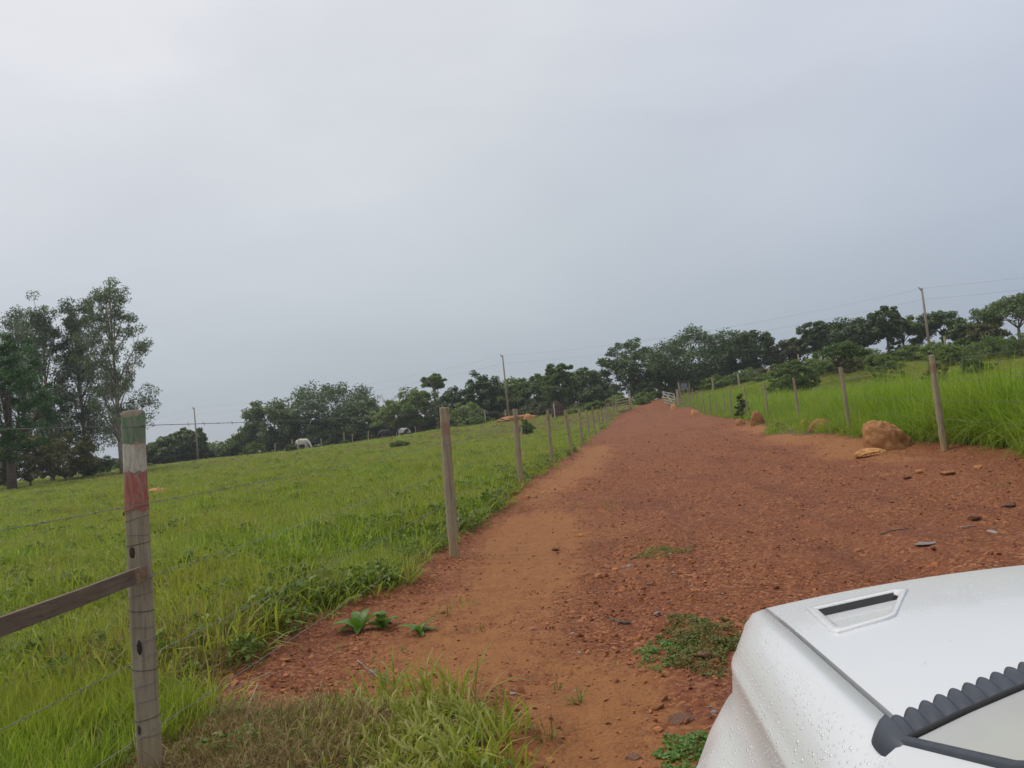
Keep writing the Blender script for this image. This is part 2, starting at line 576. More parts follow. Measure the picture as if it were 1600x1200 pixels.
SANDP = [((-.55, 5.2), .75), ((-.4, 6.5), .8), ((-.05, 8.0), .75), ((.05, 9.5), .8), ((.15, 11), .7), ((.75, 17.5), .7), ((1.4, 20), .75), ((2.0, 24), .8), ((3.0, 30), .8), ((.2, 4.0), .55), ((.3, 3.0), .6), ((.25, 2.2), .6), ((8.6, 10.6), .6), ((8.2, 12), .5), ((7.4, 17.2), .8), ((7.9, 22), .7), ((9.5, 30), .8)]


def sandness(x, y):
    s = np.zeros(np.shape(x))
    for (a, b), r in SANDP:
        ll = max(1.0, .16 * b)
        s = np.maximum(s, np.exp(-(((x - a - .145 * (y - b)) / r) ** 2 + ((y - b) / (1.2 * ll)) ** 2)))
    return np.clip(s + .28 * fbm(x, y, .8, 3, 31), 0, 1)


def ghi(x, y, full=True):
    x = np.asarray(x, float); y = np.asarray(y, float)
    z = gbase(x, y)
    d = dirtness(x, y)
    dm = np.clip(d / .5 + .2, 0, 1)
    r = np.hypot(x, y)
    u = x - .145 * y
    b = .05 * fbm(u * 1.0, y * .35, .9, 3, 3) + .035 * fbm(x, y, 1.6, 3, 13) + .030 * fbm(x, y, 4.5, 3, 23) + .016 * fbm(x, y, 13, 2, 27)
    b = b + .05 * np.exp(-((u + 1.0 - .75) / .5) ** 2) * -1 - .07 * np.exp(-((u - 3.9 + .15 * np.sin(y * .3)) / .38) ** 2) - .065 * np.exp(-((u - 2.2 + .15 * np.sin(y * .3)) / .36) ** 2)
    b = b * (1 - .45 * sandness(x, y)) + .13 * np.exp(-(((u + .75) / .85) ** 2 + ((y - 16.8) / 1.5) ** 2)) + .06 * np.exp(-((u - .2 + .1 * np.sin(y)) / .28) ** 2) * np.exp(-((y - 9) / 4.5) ** 2)
    g = .035 * fbm(x, y, .8, 3, 41) + .06
    return z + dm * b + (1 - dm) * g


def gz(x, y): return float(ghi(np.array([x]), np.array([y]))[0])


def ground_at(px, py):
    """the point of the ground seen along a line of sight"""
    q = ray(px, py)
    t = np.geomspace(.8, 200, 900)
    P = EYEP[None] + q[None] * t[:, None]
    h = P[:, 2] - ghi(P[:, 0], P[:, 1])
    i = np.argmax(h < 0) if (h < 0).any() else len(t) - 1
    if i == 0: return P[0]
    k = h[i - 1] / (h[i - 1] - h[i] + 1e-9)
    p = P[i - 1] + (P[i] - P[i - 1]) * k
    return Vector(p)


# terrain sheet: rings round the standpoint, fine ahead and coarse behind, cut into road and ground
th = np.concatenate([np.radians(np.arange(-50, 50, .2)), np.radians(np.arange(50, 310, 3.25))])
NT = len(th)
rr = np.concatenate([[.02], np.geomspace(.35, 420, 440), [600, 900, 1500]])
TX = rr[:, None] * np.sin(th)[None]
TY = rr[:, None] * np.cos(th)[None]
TZ = ghi(TX, TY)
TD = dirtness(TX, TY)
TS = sandness(TX, TY)
V = np.stack([TX, TY, TZ], -1).reshape(-1, 3)
ii, jj = np.meshgrid(np.arange(len(rr) - 1), np.arange(NT), indexing='ij')
j2 = (jj + 1) % NT
Q = np.stack([ii * NT + jj, ii * NT + j2, (ii + 1) * NT + j2, (ii + 1) * NT + jj], -1).reshape(-1, 4)[:, ::-1]
road_face = TD.ravel()[Q].mean(1) > 0
for nm, sel, mt in (('dirt_road', road_face, 'road'), ('pasture_ground', ~road_face, 'ground')):
    q = Q[sel]
    idx, inv = np.unique(q.ravel(), return_inverse=True)
    me = mesh(nm, V[idx], inv.reshape(-1, 4), MAT[mt])
    for an, arr in (('sand', TS.ravel()[idx]), ('dirt', np.clip(TD.ravel()[idx] / .5 + .5, 0, 1))):
        a = me.attributes.new(an, 'FLOAT', 'POINT')
        a.data.foreach_set('value', arr.astype(np.float32))
    tag(link(nm, me), 'red laterite dirt road with gravel and sandy tracks' if nm == 'dirt_road' else 'green pasture land on both sides of the road', None, None, 'structure')

# ------------------------------------------------------------------ scatter through geometry nodes (stuff only)
def scatter(name, pts, rot, scl, idx, protos, label, cat):
    me = bpy.data.meshes.new(name)
    me.vertices.add(len(pts))
    me.vertices.foreach_set('co', np.asarray(pts, np.float32).ravel())
    for an, ty, arr, key in (('rot', 'FLOAT_VECTOR', rot, 'vector'), ('scl', 'FLOAT_VECTOR', scl, 'vector'), ('idx', 'INT', idx, 'value')):
        a = me.attributes.new(an, ty, 'POINT')
        a.data.foreach_set(key, np.asarray(arr, np.int32 if ty == 'INT' else np.float32).ravel())
    o = link(name, me)
    g = bpy.data.node_groups.new(name + '_nodes', 'GeometryNodeTree')
    g.interface.new_socket('Geometry', in_out='INPUT', socket_type='NodeSocketGeometry')
    g.interface.new_socket('Geometry', in_out='OUTPUT', socket_type='NodeSocketGeometry')
    gi, go = N(g, 'NodeGroupInput'), N(g, 'NodeGroupOutput')
    j = N(g, 'GeometryNodeGeometryToInstance')
    for pm in reversed(protos):
        po = bpy.data.objects.new(pm.name, pm)
        oi = N(g, 'GeometryNodeObjectInfo')
        oi.inputs['Object'].default_value = po
        oi.inputs['As Instance'].default_value = False
        g.links.new(oi.outputs['Geometry'], j.inputs[0])
    ip = N(g, 'GeometryNodeInstanceOnPoints')
    ip.inputs['Pick Instance'].default_value = True
    g.links.new(gi.outputs[0], ip.inputs['Points'])
    g.links.new(j.outputs[0], ip.inputs['Instance'])
    for an, ty, sock in (('rot', 'FLOAT_VECTOR', 'Rotation'), ('scl', 'FLOAT_VECTOR', 'Scale'), ('idx', 'INT', 'Instance Index')):
        na = N(g, 'GeometryNodeInputNamedAttribute', data_type=ty)
        na.inputs['Name'].default_value = an
        src = [s for s in na.outputs if s.enabled and s.name == 'Attribute'][0]
        g.links.new(src, ip.inputs[sock])
    g.links.new(ip.outputs[0], go.inputs[0])
    md = o.modifiers.new('scatter', 'NODES')
    md.node_group = g
    tag(o, label, cat, None, 'stuff')
    return o


def blades(name, mat, n, h, wdt, spread, lean, segs=3, seed=0, curl=.5, tipw=.12):
    r = np.random.default_rng(seed)
    vs_, fs = [], []
    for i in range(n):
        a = r.uniform(0, 2 * PI); rad_ = spread * math.sqrt(r.uniform())
        bx, by = rad_ * math.cos(a), rad_ * math.sin(a)
        L = r.uniform(*h)
        da = a + r.normal(0, .9)
        ln = abs(r.normal(lean, lean * .5))
        w = wdt * r.uniform(.7, 1.3)
        d = np.array([math.cos(da), math.sin(da), 0]); sd_ = np.array([-d[1], d[0], 0])
        tw = r.normal(0, .5)
        sd_ = sd_ * math.cos(tw) + d * math.sin(tw)
        b = len(vs_)
        p = np.array([bx, by, -.02]); ang = ln * .4
        for s in range(segs + 1):
            f = s / segs
            ww = w * (1 - f ** 2 * (1 - tipw)) * (.75 if s == 0 else 1)
            vs_ += [p - sd_ * ww / 2, p + sd_ * ww / 2]
            p = p + (np.array([0, 0, 1]) * math.cos(ang) + d * math.sin(ang)) * L / segs
            ang += ln * curl + r.normal(0, .08)
        for s in range(segs):
            fs.append((b + 2 * s, b + 2 * s + 1, b + 2 * s + 3, b + 2 * s + 2))
    return mesh(name, vs_, fs, mat)


def leafset(P, Nn, L, Wd, r, fold=.25):
    """rhombic leaves at points P with normals Nn: returns verts, quads"""
    n = len(P)
    t = r.normal(size=(n, 3))
    t -= Nn * (t * Nn).sum(1, keepdims=True)
    t /= np.linalg.norm(t, axis=1, keepdims=True) + 1e-9
    s = np.cross(Nn, t)
    L = np.broadcast_to(L, n)[:, None] * r.uniform(.7, 1.3, (n, 1)); Wd = np.broadcast_to(Wd, n)[:, None] * r.uniform(.75, 1.25, (n, 1))
    a = P - t * L * .5
    c = P + t * L * .5 - Nn * L * fold * .5
    b_ = P + s * Wd * .5 + Nn * Wd * fold
    d = P - s * Wd * .5 + Nn * Wd * fold
    Vv = np.stack([a, b_, c, d], 1).reshape(-1, 3)
    return Vv, np.arange(4 * n).reshape(-1, 4)


def herb(name, mat, n, h, sp_, L, Wd, seed):
    r = np.random.default_rng(seed)
    P = np.stack([r.normal(0, sp_ * .5, n), r.normal(0, sp_ * .5, n), r.uniform(.01, h, n)], -1)
    P[:, 2] *= np.exp(-(P[:, 0] ** 2 + P[:, 1] ** 2) / (sp_ * sp_) * .7)
    nn = r.normal(0, .55, (n, 3)); nn[:, 2] = np.abs(nn[:, 2]) + .6
    nn /= np.linalg.norm(nn, axis=1, keepdims=True)
    v, f = leafset(P, nn, L, Wd, r)
    return mesh(name, v, f, mat)


pro_past = [blades('pasture_clump_%d' % i, MAT['pasture'], 24, hh, .014, .14, .85, 3, 10 + i) for i, hh in enumerate([(.12, .28), (.16, .34), (.09, .22), (.20, .42)])]
pro_past += [herb('pasture_herb', MAT['herb'], 60, .24, .17, .055, .032, 5), blades('pasture_dry', MAT['dry'], 18, (.12, .32), .007, .12, .8, 3, 6), blades('pasture_yellow', MAT['yellow'], 16, (.12, .28), .011, .12, .7, 3, 8)]
pro_tall = [blades('tall_clump_%d' % i, MAT['tall'], 26, hh, .022, .22, .62, 5, 40 + i, .48, .08) for i, hh in enumerate([(.7, 1.25), (.9, 1.5), (.55, 1.0)])]
pro_tall += [blades('tall_dry', MAT['dry'], 8, (.5, .95), .008, .12, .35, 4, 46)]


def spray(n, th0, th1, r0, r1, pw=.5):
    a = rng.uniform(th0, th1, n)
    u = rng.uniform(size=n)
    r = (r0 ** pw + u * (r1 ** pw - r0 ** pw)) ** (1 / pw)
    return r * np.sin(a), r * np.cos(a), r


def place(x, y, tilt=.15):
    n = len(x)
    pts = np.stack([x, y, ghi(x, y)], -1)
    rot = np.stack([rng.normal(0, tilt, n), rng.normal(0, tilt, n), rng.uniform(0, 2 * PI, n)], -1)
    return pts, rot


def rfence(y): return np.interp(y, [0, 14.3, 20, 29.7, 36, 46, 62, 88], [5.8, 7.85, 8.65, 10.8, 11.85, 13, 15.6, 18.7])


# pasture grass (left field, and the short grass on the right bank)
x, y, r = spray(100000, rad(-46), rad(46), 1.4, 150)
xb, yb, rb = spray(9000, rad(-120), rad(-46), 1.4, 60)
x, y, r = np.concatenate([x, xb]), np.concatenate([y, yb]), np.concatenate([r, rb])
xh = rng.uniform(9, 60, 22000); yh = rng.uniform(14, 95, 22000)
kh = xh > rfence(yh) + 3
x, y = np.concatenate([x, xh[kh]]), np.concatenate([y, yh[kh]])
r = np.hypot(x, y)
d = dirtness(x, y)
left = x < np.interp(y, LE[:, 0], LE[:, 1]) + .5
inP = inpoly(x, y, PATCH)
keep = (d < rng.normal(-.02, .10, len(x))) & ~inP & (left | (x > rfence(y) + 5) | (rng.uniform(size=len(x)) < .45) | (y > 88))
x, y, r, d, left = x[keep], y[keep], r[keep], d[keep], left[keep]
pts, rot = place(x, y)
pn = fbm(x, y, .45, 3, 77) + .35 * fbm(x, y, 2.2, 2, 78)
edge = np.exp(-np.abs(d) / .45)
u = rng.uniform(size=len(x))
idx = rng.integers(0, 4, len(x))
idx = np.where(u < .03 + .30 * edge * left + .30 * np.clip(pn - .25, 0, 1), 4, idx)
idx = np.where((u > .965 - .10 * edge * (y < 8)), 5, idx)
idx = np.where((u > .90) & (u < .945), 6, idx)
brown = np.exp(-(((x + 2.2) / 1.1) ** 2 + ((y - 5.3) / 1.3) ** 2)) * (fbm(x, y, 1.8, 2, 83) > -.05)
idx = np.where(rng.uniform(size=len(x)) < .55 * brown + .05 * (fbm(x, y, .7, 2, 84) > .3), 5, idx)
sc = (1.0 + .0065 * r) * rng.uniform(.75, 1.25, len(x)) * (1 + .7 * np.clip(pn, -.6, .8)) * (1 + .04 * edge * left - .25 * edge * ~left)
hz = sc / (1.0 + .0065 * r) * np.interp(r, [0, 30, 120], [1.0, .85, .6])
scatter('pasture_grass', pts, rot, np.stack([sc, sc, hz], -1), idx, pro_past, 'short green pasture grass with herbs covering the field', 'grass')

# tall grass along the right-hand fence
x, y, r = spray(40000, rad(6), rad(48), 7, 95, .6)
off = x - rfence(y)
d = dirtness(x, y)
tn = fbm(x, y, .22, 3, 91)
lim = np.interp(y, [0, 10, 14, 20, 40, 60, 90], [13, 10, 7.5, 7, 8, 8, 5]) + 2.5 * tn
keep = (d < -.05) & (off > -.15 + .3 * rng.normal(size=len(x))) & (off < lim) & (y < 88)
x, y, r, off, lim = x[keep], y[keep], r[keep], off[keep], lim[keep]
pts, rot = place(x, y, .12)
sc = rng.uniform(.7, 1.15, len(x)) * np.clip(.55 + off / 2.2, .45, 1) * np.clip((lim - off) / 4, .4, 1) * np.interp(y, [0, 14, 22, 45, 80], [1.0, .95, .92, .9, .8]) * (1 + .35 * fbm(x, y, .5, 2, 95))
idx = np.where(rng.uniform(size=len(x)) < .04, 3, rng.integers(0, 3, len(x)))
scatter('tall_grass', pts, rot, np.stack([sc, sc, sc], -1), idx, pro_tall, 'tall bright green grass behind the right-hand fence', 'grass')

# weeds of the bottom-left patch: brown tangle on the left, yellow-green broad blades on the right
x = rng.uniform(-3.5, -.2, 13000); y = rng.uniform(2.4, 5.2, 13000)
dn = polydist(x, y, PATCH)
keep = inpoly(x, y, PATCH) & (dn > rng.uniform(-.02, .10, len(x)))
x, y, dn = x[keep], y[keep], dn[keep]
yel = np.clip((x + 1.5 + .25 * fbm(x, y, 2.2, 2, 55)) / .55, 0, 1)
pro_patch = [blades('broad_yellow_blades', MAT['yellow'], 5, (.08, .16), .019, .05, .8, 3, 70, .4, .2), blades('broad_green_blades', MAT['yellow'], 6, (.07, .14), .016, .05, .8, 3, 71, .4, .2), blades('brown_tangle', MAT['dry'], 44, (.08, .20), .006, .14, 1.1, 3, 72), herb('patch_herb', MAT['herb'], 46, .16, .15, .035, .02, 73), blades('patch_grass', MAT['pasture'], 16, (.14, .30), .010, .1, .5, 3, 74)]
u = rng.uniform(size=len(x))
idx = np.where(u < yel, np.where(rng.uniform(size=len(x)) < .68, 0, 1), np.where(rng.uniform(size=len(x)) < .92, 2, 3))
idx = np.where((x < -2.0 + .3 * fbm(x, y, 1.5, 2, 58)) & (rng.uniform(size=len(x)) < .72), 4, idx)
keep = (rng.uniform(size=len(x)) < np.where(idx < 2, .30 + .3 * (dn < .12), .55)) & (fbm(x, y, 3.5, 2, 57) > -.42)
x, y, idx = x[keep], y[keep], idx[keep]
pts, rot = place(x, y, .2)
rot[:, 1] += np.where(idx < 2, .45, 0)
sc = rng.uniform(.7, 1.2, len(x)) * np.where(idx < 2, .78, .9)
scatter('verge_weeds', pts, rot, np.stack([sc] * 3, -1), idx, pro_patch, 'patch of yellow-green blades and brown weeds at the road edge', 'weeds')


# gravel and pebbles on the road
def rock_mesh(name, seed, mat, sub=2, flat=.6, rough=.35, tilt=0):
    bm = bmesh.new()
    bmesh.ops.create_icosphere(bm, subdivisions=sub, radius=1)
    r = np.random.default_rng(seed)
    cuts = r.normal(size=(9, 3)); cuts /= np.linalg.norm(cuts, axis=1, keepdims=True)
    offs = r.uniform(.45, .85, 9)
    sx, sy = r.uniform(.75, 1.25), r.uniform(.7, 1.1)
    for v in bm.verts:
        p = np.array(v.co)
        for c, o_ in zip(cuts, offs):
            dd = p @ c
            if dd > o_: p = p - c * (dd - o_) * .9
        p = p * (1 + rough * .25 * r.normal()) if sub < 3 else p * (1 + rough * .07 * r.normal())
        v.co = (p[0] * sx, p[1] * sy, p[2] * flat)
    me = bpy.data.meshes.new(name)
    bm.to_mesh(me); bm.free()
    me.materials.append(mat)
    return me


pro_peb = [rock_mesh('pebble_%d' % i, 200 + i, MAT['pebble'], 1, .32) for i in range(5)] + [rock_mesh('pale_pebble', 210, MAT['stone_orange'], 1, .5), rock_mesh('grey_pebble', 211, MAT['stone_grey'], 1, .4)]
x, y, r = spray(240000, rad(-36), rad(40), 1.8, 42, .45)
d = dirtness(x, y); s = sandness(x, y)
gn = fbm(x, y, .55, 3, 61) + .5 * fbm(x, y, 2.6, 2, 62)
keep = (d > .02) & (rng.uniform(size=len(x)) < np.clip(.62 + .9 * gn, .05, 1) * (1 - .88 * s))
x, y, r = x[keep], y[keep], r[keep]
pts, rot = place(x, y, .5)
sc = np.clip(rng.lognormal(math.log(.0058), .5, len(x)), .0025, .028) * (1 + .035 * r)
idx = rng.choice(7, len(x), p=[.18, .18, .17, .17, .16, .13, .01])
pts[:, 2] += sc * .12
x2, y2, r2 = spray(26000, rad(-32), rad(38), 3.2, 30, .5)
d2_ = dirtness(x2, y2); s2 = sandness(x2, y2); u2 = x2 - .145 * y2
rub = np.exp(-((u2 + .15) / .75) ** 2) * np.exp(-((y2 - 8.5) / 4.0) ** 2) + .45 * np.clip(fbm(x2, y2, .8, 3, 66) + .1, 0, 1) + .8 * np.exp(-((u2 + .75) / .8) ** 2 - ((y2 - 16.8) / 1.6) ** 2) + .5 * np.exp(-(d2_ / .5) ** 2)
k2 = (d2_ > 0) & (rng.uniform(size=len(x2)) < rub * (1 - .7 * s2))
p2, ro2 = place(x2[k2], y2[k2], .6)
sc2 = np.clip(rng.lognormal(math.log(.014), .45, len(p2)), .008, .045)
p2[:, 2] += sc2 * .15
pts, rot, sc = np.concatenate([pts, p2]), np.concatenate([rot, ro2]), np.concatenate([sc, sc2])
idx = np.concatenate([idx, rng.choice(7, len(p2), p=[.16, .16, .15, .14, .14, .22, .03])])
scatter('gravel', pts, rot, np.stack([sc] * 3, -1), idx, pro_peb, 'loose laterite gravel strewn over the road', 'gravel')

# ------------------------------------------------------------------ the white pickup
def paint_car():
    m, t, b = newmat('white_car_paint')
    co = objco(t)
    n = noise(t, co, 3, 3)
    c = mixc(t, n, (.62, .625, .63), (.67, .675, .68))
    # dried mud splashes
    n2 = noise(t, co, 34, 3, .5, .8)
    n3 = noise(t, co, 4, 3)
    sp_ = mth(t, 'MULTIPLY', ramp(t, n2, [(.70, (0, 0, 0)), (.76, (.6, .6, .6))]), ramp(t, n3, [(.48, (0, 0, 0)), (.62, (1, 1, 1))]))
    c = mixc(t, sp_, c, (.40, .27, .14))
    t.links.new(c, b.inputs['Base Color'])
    setin(b, Roughness=.32)
    b.inputs['Coat Weight'].default_value = .35
    b.inputs['Coat Roughness'].default_value = .06
    # rain drops standing on the paint
    vo = N(t, 'ShaderNodeTexVoronoi')
    vo.inputs['Scale'].default_value = 210
    mpn = N(t, 'ShaderNodeMapping')
    mpn.inputs['Scale'].default_value = (1, .62, 1)
    t.links.new(co, mpn.inputs[0]); t.links.new(mpn.outputs[0], vo.inputs['Vector'])
    vc = N(t, 'ShaderNodeSeparateColor'); t.links.new(vo.outputs['Color'], vc.inputs[0])
    sep_ = N(t, 'ShaderNodeSeparateXYZ'); t.links.new(co, sep_.inputs[0])
    wet = mth(t, 'MAXIMUM', ramp(t, sep_.outputs[1], [(.42, (0, 0, 0)), (.56, (1, 1, 1))]), ramp(t, mth(t, 'MULTIPLY', sep_.outputs[0], -1), [(.03, (0, 0, 0)), (.06, (1, 1, 1))]))
    rsz = mth(t, 'MULTIPLY', mth(t, 'SUBTRACT', vc.outputs[0], .38), .85)
    drop = mth(t, 'MULTIPLY', mth(t, 'SUBTRACT', rsz, vo.outputs['Distance']), 3.0, True)
    hgt = mth(t, 'MULTIPLY', mth(t, 'POWER', drop, .5), wet)
    c = mixc(t, mth(t, 'MULTIPLY', hgt, 1.3, True), c, (.90, .91, .92))  # drops coloured paler than the body: their bright highlights are painted in
    t.links.new(c, b.inputs['Base Color'])
    bump(t, b, hgt, .9, .0028)
    n_ = [q for q in t.nodes if q.bl_idname == 'ShaderNodeBump'][0]
    t.links.new(n_.outputs[0], b.inputs['Coat Normal'])
    return m


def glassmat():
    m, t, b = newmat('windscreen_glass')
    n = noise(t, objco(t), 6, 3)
    t.links.new(mixc(t, n, (.58, .58, .575), (.64, .64, .63)), b.inputs['Base Color'])  # opaque pale grey base, painting in the sky's reflection on the glass
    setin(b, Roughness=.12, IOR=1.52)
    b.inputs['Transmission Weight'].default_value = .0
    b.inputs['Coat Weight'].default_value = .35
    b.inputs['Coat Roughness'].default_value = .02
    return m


MAT['car'] = paint_car()
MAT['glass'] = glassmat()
MAT['lamp'] = simple('headlamp_lens', (.55, .57, .6), .12, .1, .05, 9)
MAT['dash'] = simple('cabin_trim', (.09, .09, .095), .8, 0, .15, 20)

CAR_YAW = -math.atan2(.1435, .9896)
car = tag(empty('pickup_truck', (.37, .83, 0), CAR_YAW), 'white pickup wet with rain, only bonnet and cowl in view', 'pickup')
CX = .72                                           # centre line (x across, y forwards, z up; origin under the bonnet's rear left corner)


def sst(a, b, v):
    t = min(1, max(0, (v - a) / (b - a)))
    return t * t * (3 - 2 * t)


def zseam(w): return 1.14 - .085 * max(0, w) / .8 - .03 * max(0, (w - .45)) ** 2
def crown(u): return .065 * (1 - ((u - CX) / CX) ** 2)
def wfront(u): return .925 + .07 * (1 - abs((u - CX) / CX) ** 2.2)
def wrear(u): return -.012 + .20 * (1 - ((u - CX) / CX) ** 2)
def hood(u, t):
    """t 0..1 over the top, 1..2 rolling down the nose"""
    wf = wfront(u)
    if t <= 1:
        w0 = wrear(u) - .02
        w = w0 + (wf - w0) * t
        z = zseam(w) + crown(u) * (1 - .25 * t)
        z -= .014 * max(0, (w - wf + .07) / .07) ** 2
        return (u, w, z)
    a = (t - 1) * PI / 2
    z0 = zseam(wf) + crown(u) * .75 - .014
    return (u, wf + .07 * math.sin(a), z0 - .14 * (1 - math.cos(a)) - .03 * (t - 1))


VENT = [(.060, .745), (.258, .795), (.262, .760), (.160, .512), (.142, .497), (.055, .466), (.046, .488)]
VC = (sum(p[0] for p in VENT) / 7, sum(p[1] for p in VENT) / 7)
def vscale(k): return [(VC[0] + (u - VC[0]) * k, VC[1] + (w - VC[1]) * k) for u, w in VENT]
b = MB()
us = sorted(set([.004 + 1.432 * i / 48 for i in range(49)] + [.03 + .006 * i for i in range(41)] + [2 * CX - .03 - .006 * i for i in range(41)]))
us = [u for i, u in enumerate(us) if i == 0 or u - us[i - 1] > .0015]
ts = sorted(set([i / 26 for i in range(27)] + [.48 + .007 * i for i in range(66)])) + [1 + i / 8 for i in range(1, 9)]
ts = [t for i, t in enumerate(ts) if i == 0 or t - ts[i - 1] > .0015]
HP = [[hood(u, t) for u in us] for t in ts]
hole = np.array(vscale(.86))
cu = np.array([[(HP[i][j][0] + HP[i + 1][j + 1][0]) / 2 for j in range(len(us) - 1)] for i in range(len(ts) - 1)])
cw = np.array([[(HP[i][j][1] + HP[i + 1][j + 1][1]) / 2 for j in range(len(us) - 1)] for i in range(len(ts) - 1)])
cut = inpoly(cu, cw, hole) | inpoly(2 * CX - cu, cw, hole)
nu = len(us)
b.add([p for row in HP for p in row], [(i * nu + j, i * nu + j + 1, (i + 1) * nu + j + 1, (i + 1) * nu + j) for i in range(len(ts) - 1) for j in range(nu - 1) if not cut[i, j]])
# folded lip along both sides
for uu, o_ in ((.004, .004), (1.436, -.004)):
    b.grid([[hood(uu, t), (hood(uu, t)[0] + o_, hood(uu, t)[1], hood(uu, t)[2] - .03)] for t in ts], flip=(o_ < 0))
b.build('hood', MAT['car'], car)


def fender(sgn):
    bld = MB()
    rows = []
    for i in range(46):
        w = -.34 + i * (1.35 / 45)
        nose = sst(.60, 1.01, w)
        zs = zseam(w) if w > 0 else 1.14 + .01 * sst(0, -.3, w)
        zs -= .16 * max(0, (w - .86) / .15) ** 2 if w > .86 else 0
        fl = math.exp(-((w - .55) / .5) ** 2)
        ww = w - .42
        arch = .38 + math.sqrt(max(0, .45 ** 2 - ww * ww)) if abs(ww) < .45 else .40
        inset = .06 * nose ** 1.5
        pr = [(-.0045, zs - .03), (-.004, zs), (-.035, zs - .008), (-.068, zs - .03), (-.090, zs - .060), (-.096, zs - .074), (-.1025, zs - .079), (-.1045, zs - .086), (-.1040, zs - .096), (-.110, zs - .16)]
        z1 = zs - .16
        pr += [(-.106 - (.030 + .10 * fl) * k_ ** .6, z1 + (.70 - z1) * k_) for k_ in (.1, .3, .6, 1.0)]
        zl = pr[-1][1]
        lo = max(arch, .34)
        if lo < zl - .02:
            pr += [(-.134 - .085 * fl, zl + (lo - zl) * k / 3) for k in (1, 2, 3)]
        else:
            top = [p for p in pr if p[1] > lo + .01]
            pr = top + [(pr[-1][0], lo)] * (17 - len(top))
        pr += [(pr[-1][0] + .05, pr[-1][1])]
        row = []
        for u, z in pr:
            u = u + inset * min(1, max(0, (-u - .02) / .08))
            row.append((u if sgn < 0 else 2 * CX - u, w, z))
        rows.append(row)
    bld.grid(rows, flip=(sgn > 0))
    return bld.build('fender', MAT['car'], car)


fender(-1); fender(1)
# black strip deep in the bonnet shut line
for uu in (-.003, 2 * CX + .003):
    MB().tube([(uu, w, zseam(w) - .017) for w in [i * .04 - .04 for i in range(21)]], .006, 6).build('shut_line_seal', MAT['rubber'], car)


# bonnet vents: slim raised frame, sunk tray rising to the rear, dark slot at the front
def vent(mir):
    def q(uw, dz):
        u, w = uw
        z = zseam(w) + crown(u) * (1 - .25 * max(0, (w - wrear(u)) / (wfront(u) - wrear(u)))) - .014 * max(0, (w - wfront(u) + .07) / .07) ** 2
        return (u if not mir else 2 * CX - u, w, z + dz)
    rings = [[q(p, -.003) for p in vscale(1.0)], [q(p, .0035) for p in vscale(.99)], [q(p, .005) for p in vscale(.955)], [q(p, .005) for p in vscale(.86)], [q(p, .003) for p in vscale(.80)], [q(p, -.004) for p in vscale(.785)]]
    for r_ in rings: r_.append(r_[0])
    fr = MB().grid(rings, flip=not mir).build('vent_frame', MAT['car'], car)
    inn = vscale(.79)
    fa, fb = inn[0], inn[1]
    lo = [(fa[0] + .004, fa[1] - .016), (fb[0] - .012, fb[1] - .022)]
    loop = [q(lo[0], -.011), q(lo[1], -.011), q(inn[2], -.009), q(inn[3], -.004), q(inn[4], -.003), q(inn[5], -.003), q(inn[6], -.0035)]
    MB().add(loop, [tuple(reversed(range(7))) if not mir else tuple(range(7))]).build('vent_tray', MAT['car'], fr, smooth=False)
    MB().add([q(fa, .001), q(fb, .001), q(lo[1], -.0105), q(lo[0], -.0105)], [(0, 1, 2, 3)]).build('vent_slot', MAT['rubber'], fr, smooth=False)


vent(False); vent(True)

# corrugated cowl, windscreen, pillars
def wcowl(u): return wrear(u)
def zcowl(u): return zseam(wrear(u)) + .002 + crown(u)
b = MB()
nr = 80
pitch_ = 1.47 / nr
rows = []
for i in range(nr * 8 + 1):
    u = -.015 + 1.47 * i / (nr * 8)
    ph = abs(math.sin(PI * i / 8))
    row = []
    for k, (dw, dz) in enumerate([(.008, -.004), (.007, .008), (.0, .009), (-.013, .0085), (-.027, .007), (-.040, .004)]):
        amp = [.2, .8, 1, 1, .9, .6][k]
        row.append((u, wcowl(u) + dw + (.006 * ph if k < 3 else 0), zcowl(u) + dz * .8 + .0052 * ph * amp))
    rows.append(row)
b.grid(rows, flip=True)
b.build('cowl_panel', MAT['plastic'], car)
for sg in (-1, 1):
    fx = (lambda u: u) if sg < 0 else (lambda u: 2 * CX - u)
    b = MB()
    tipp = [[(fx(-.012 - .026 * math.sqrt(max(0, 1 - (k / 6 - 1) ** 2)) * f), wcowl(0) + .018 - .085 * k / 12, 1.150 - .020 * f * f * f + .003 * math.sin(PI * k / 12)) for f in (0, .3, .6, .85, 1)] for k in range(13)]
    b.grid(tipp, flip=(sg > 0))
    b.build('cowl_end_cap', MAT['plastic'], car)


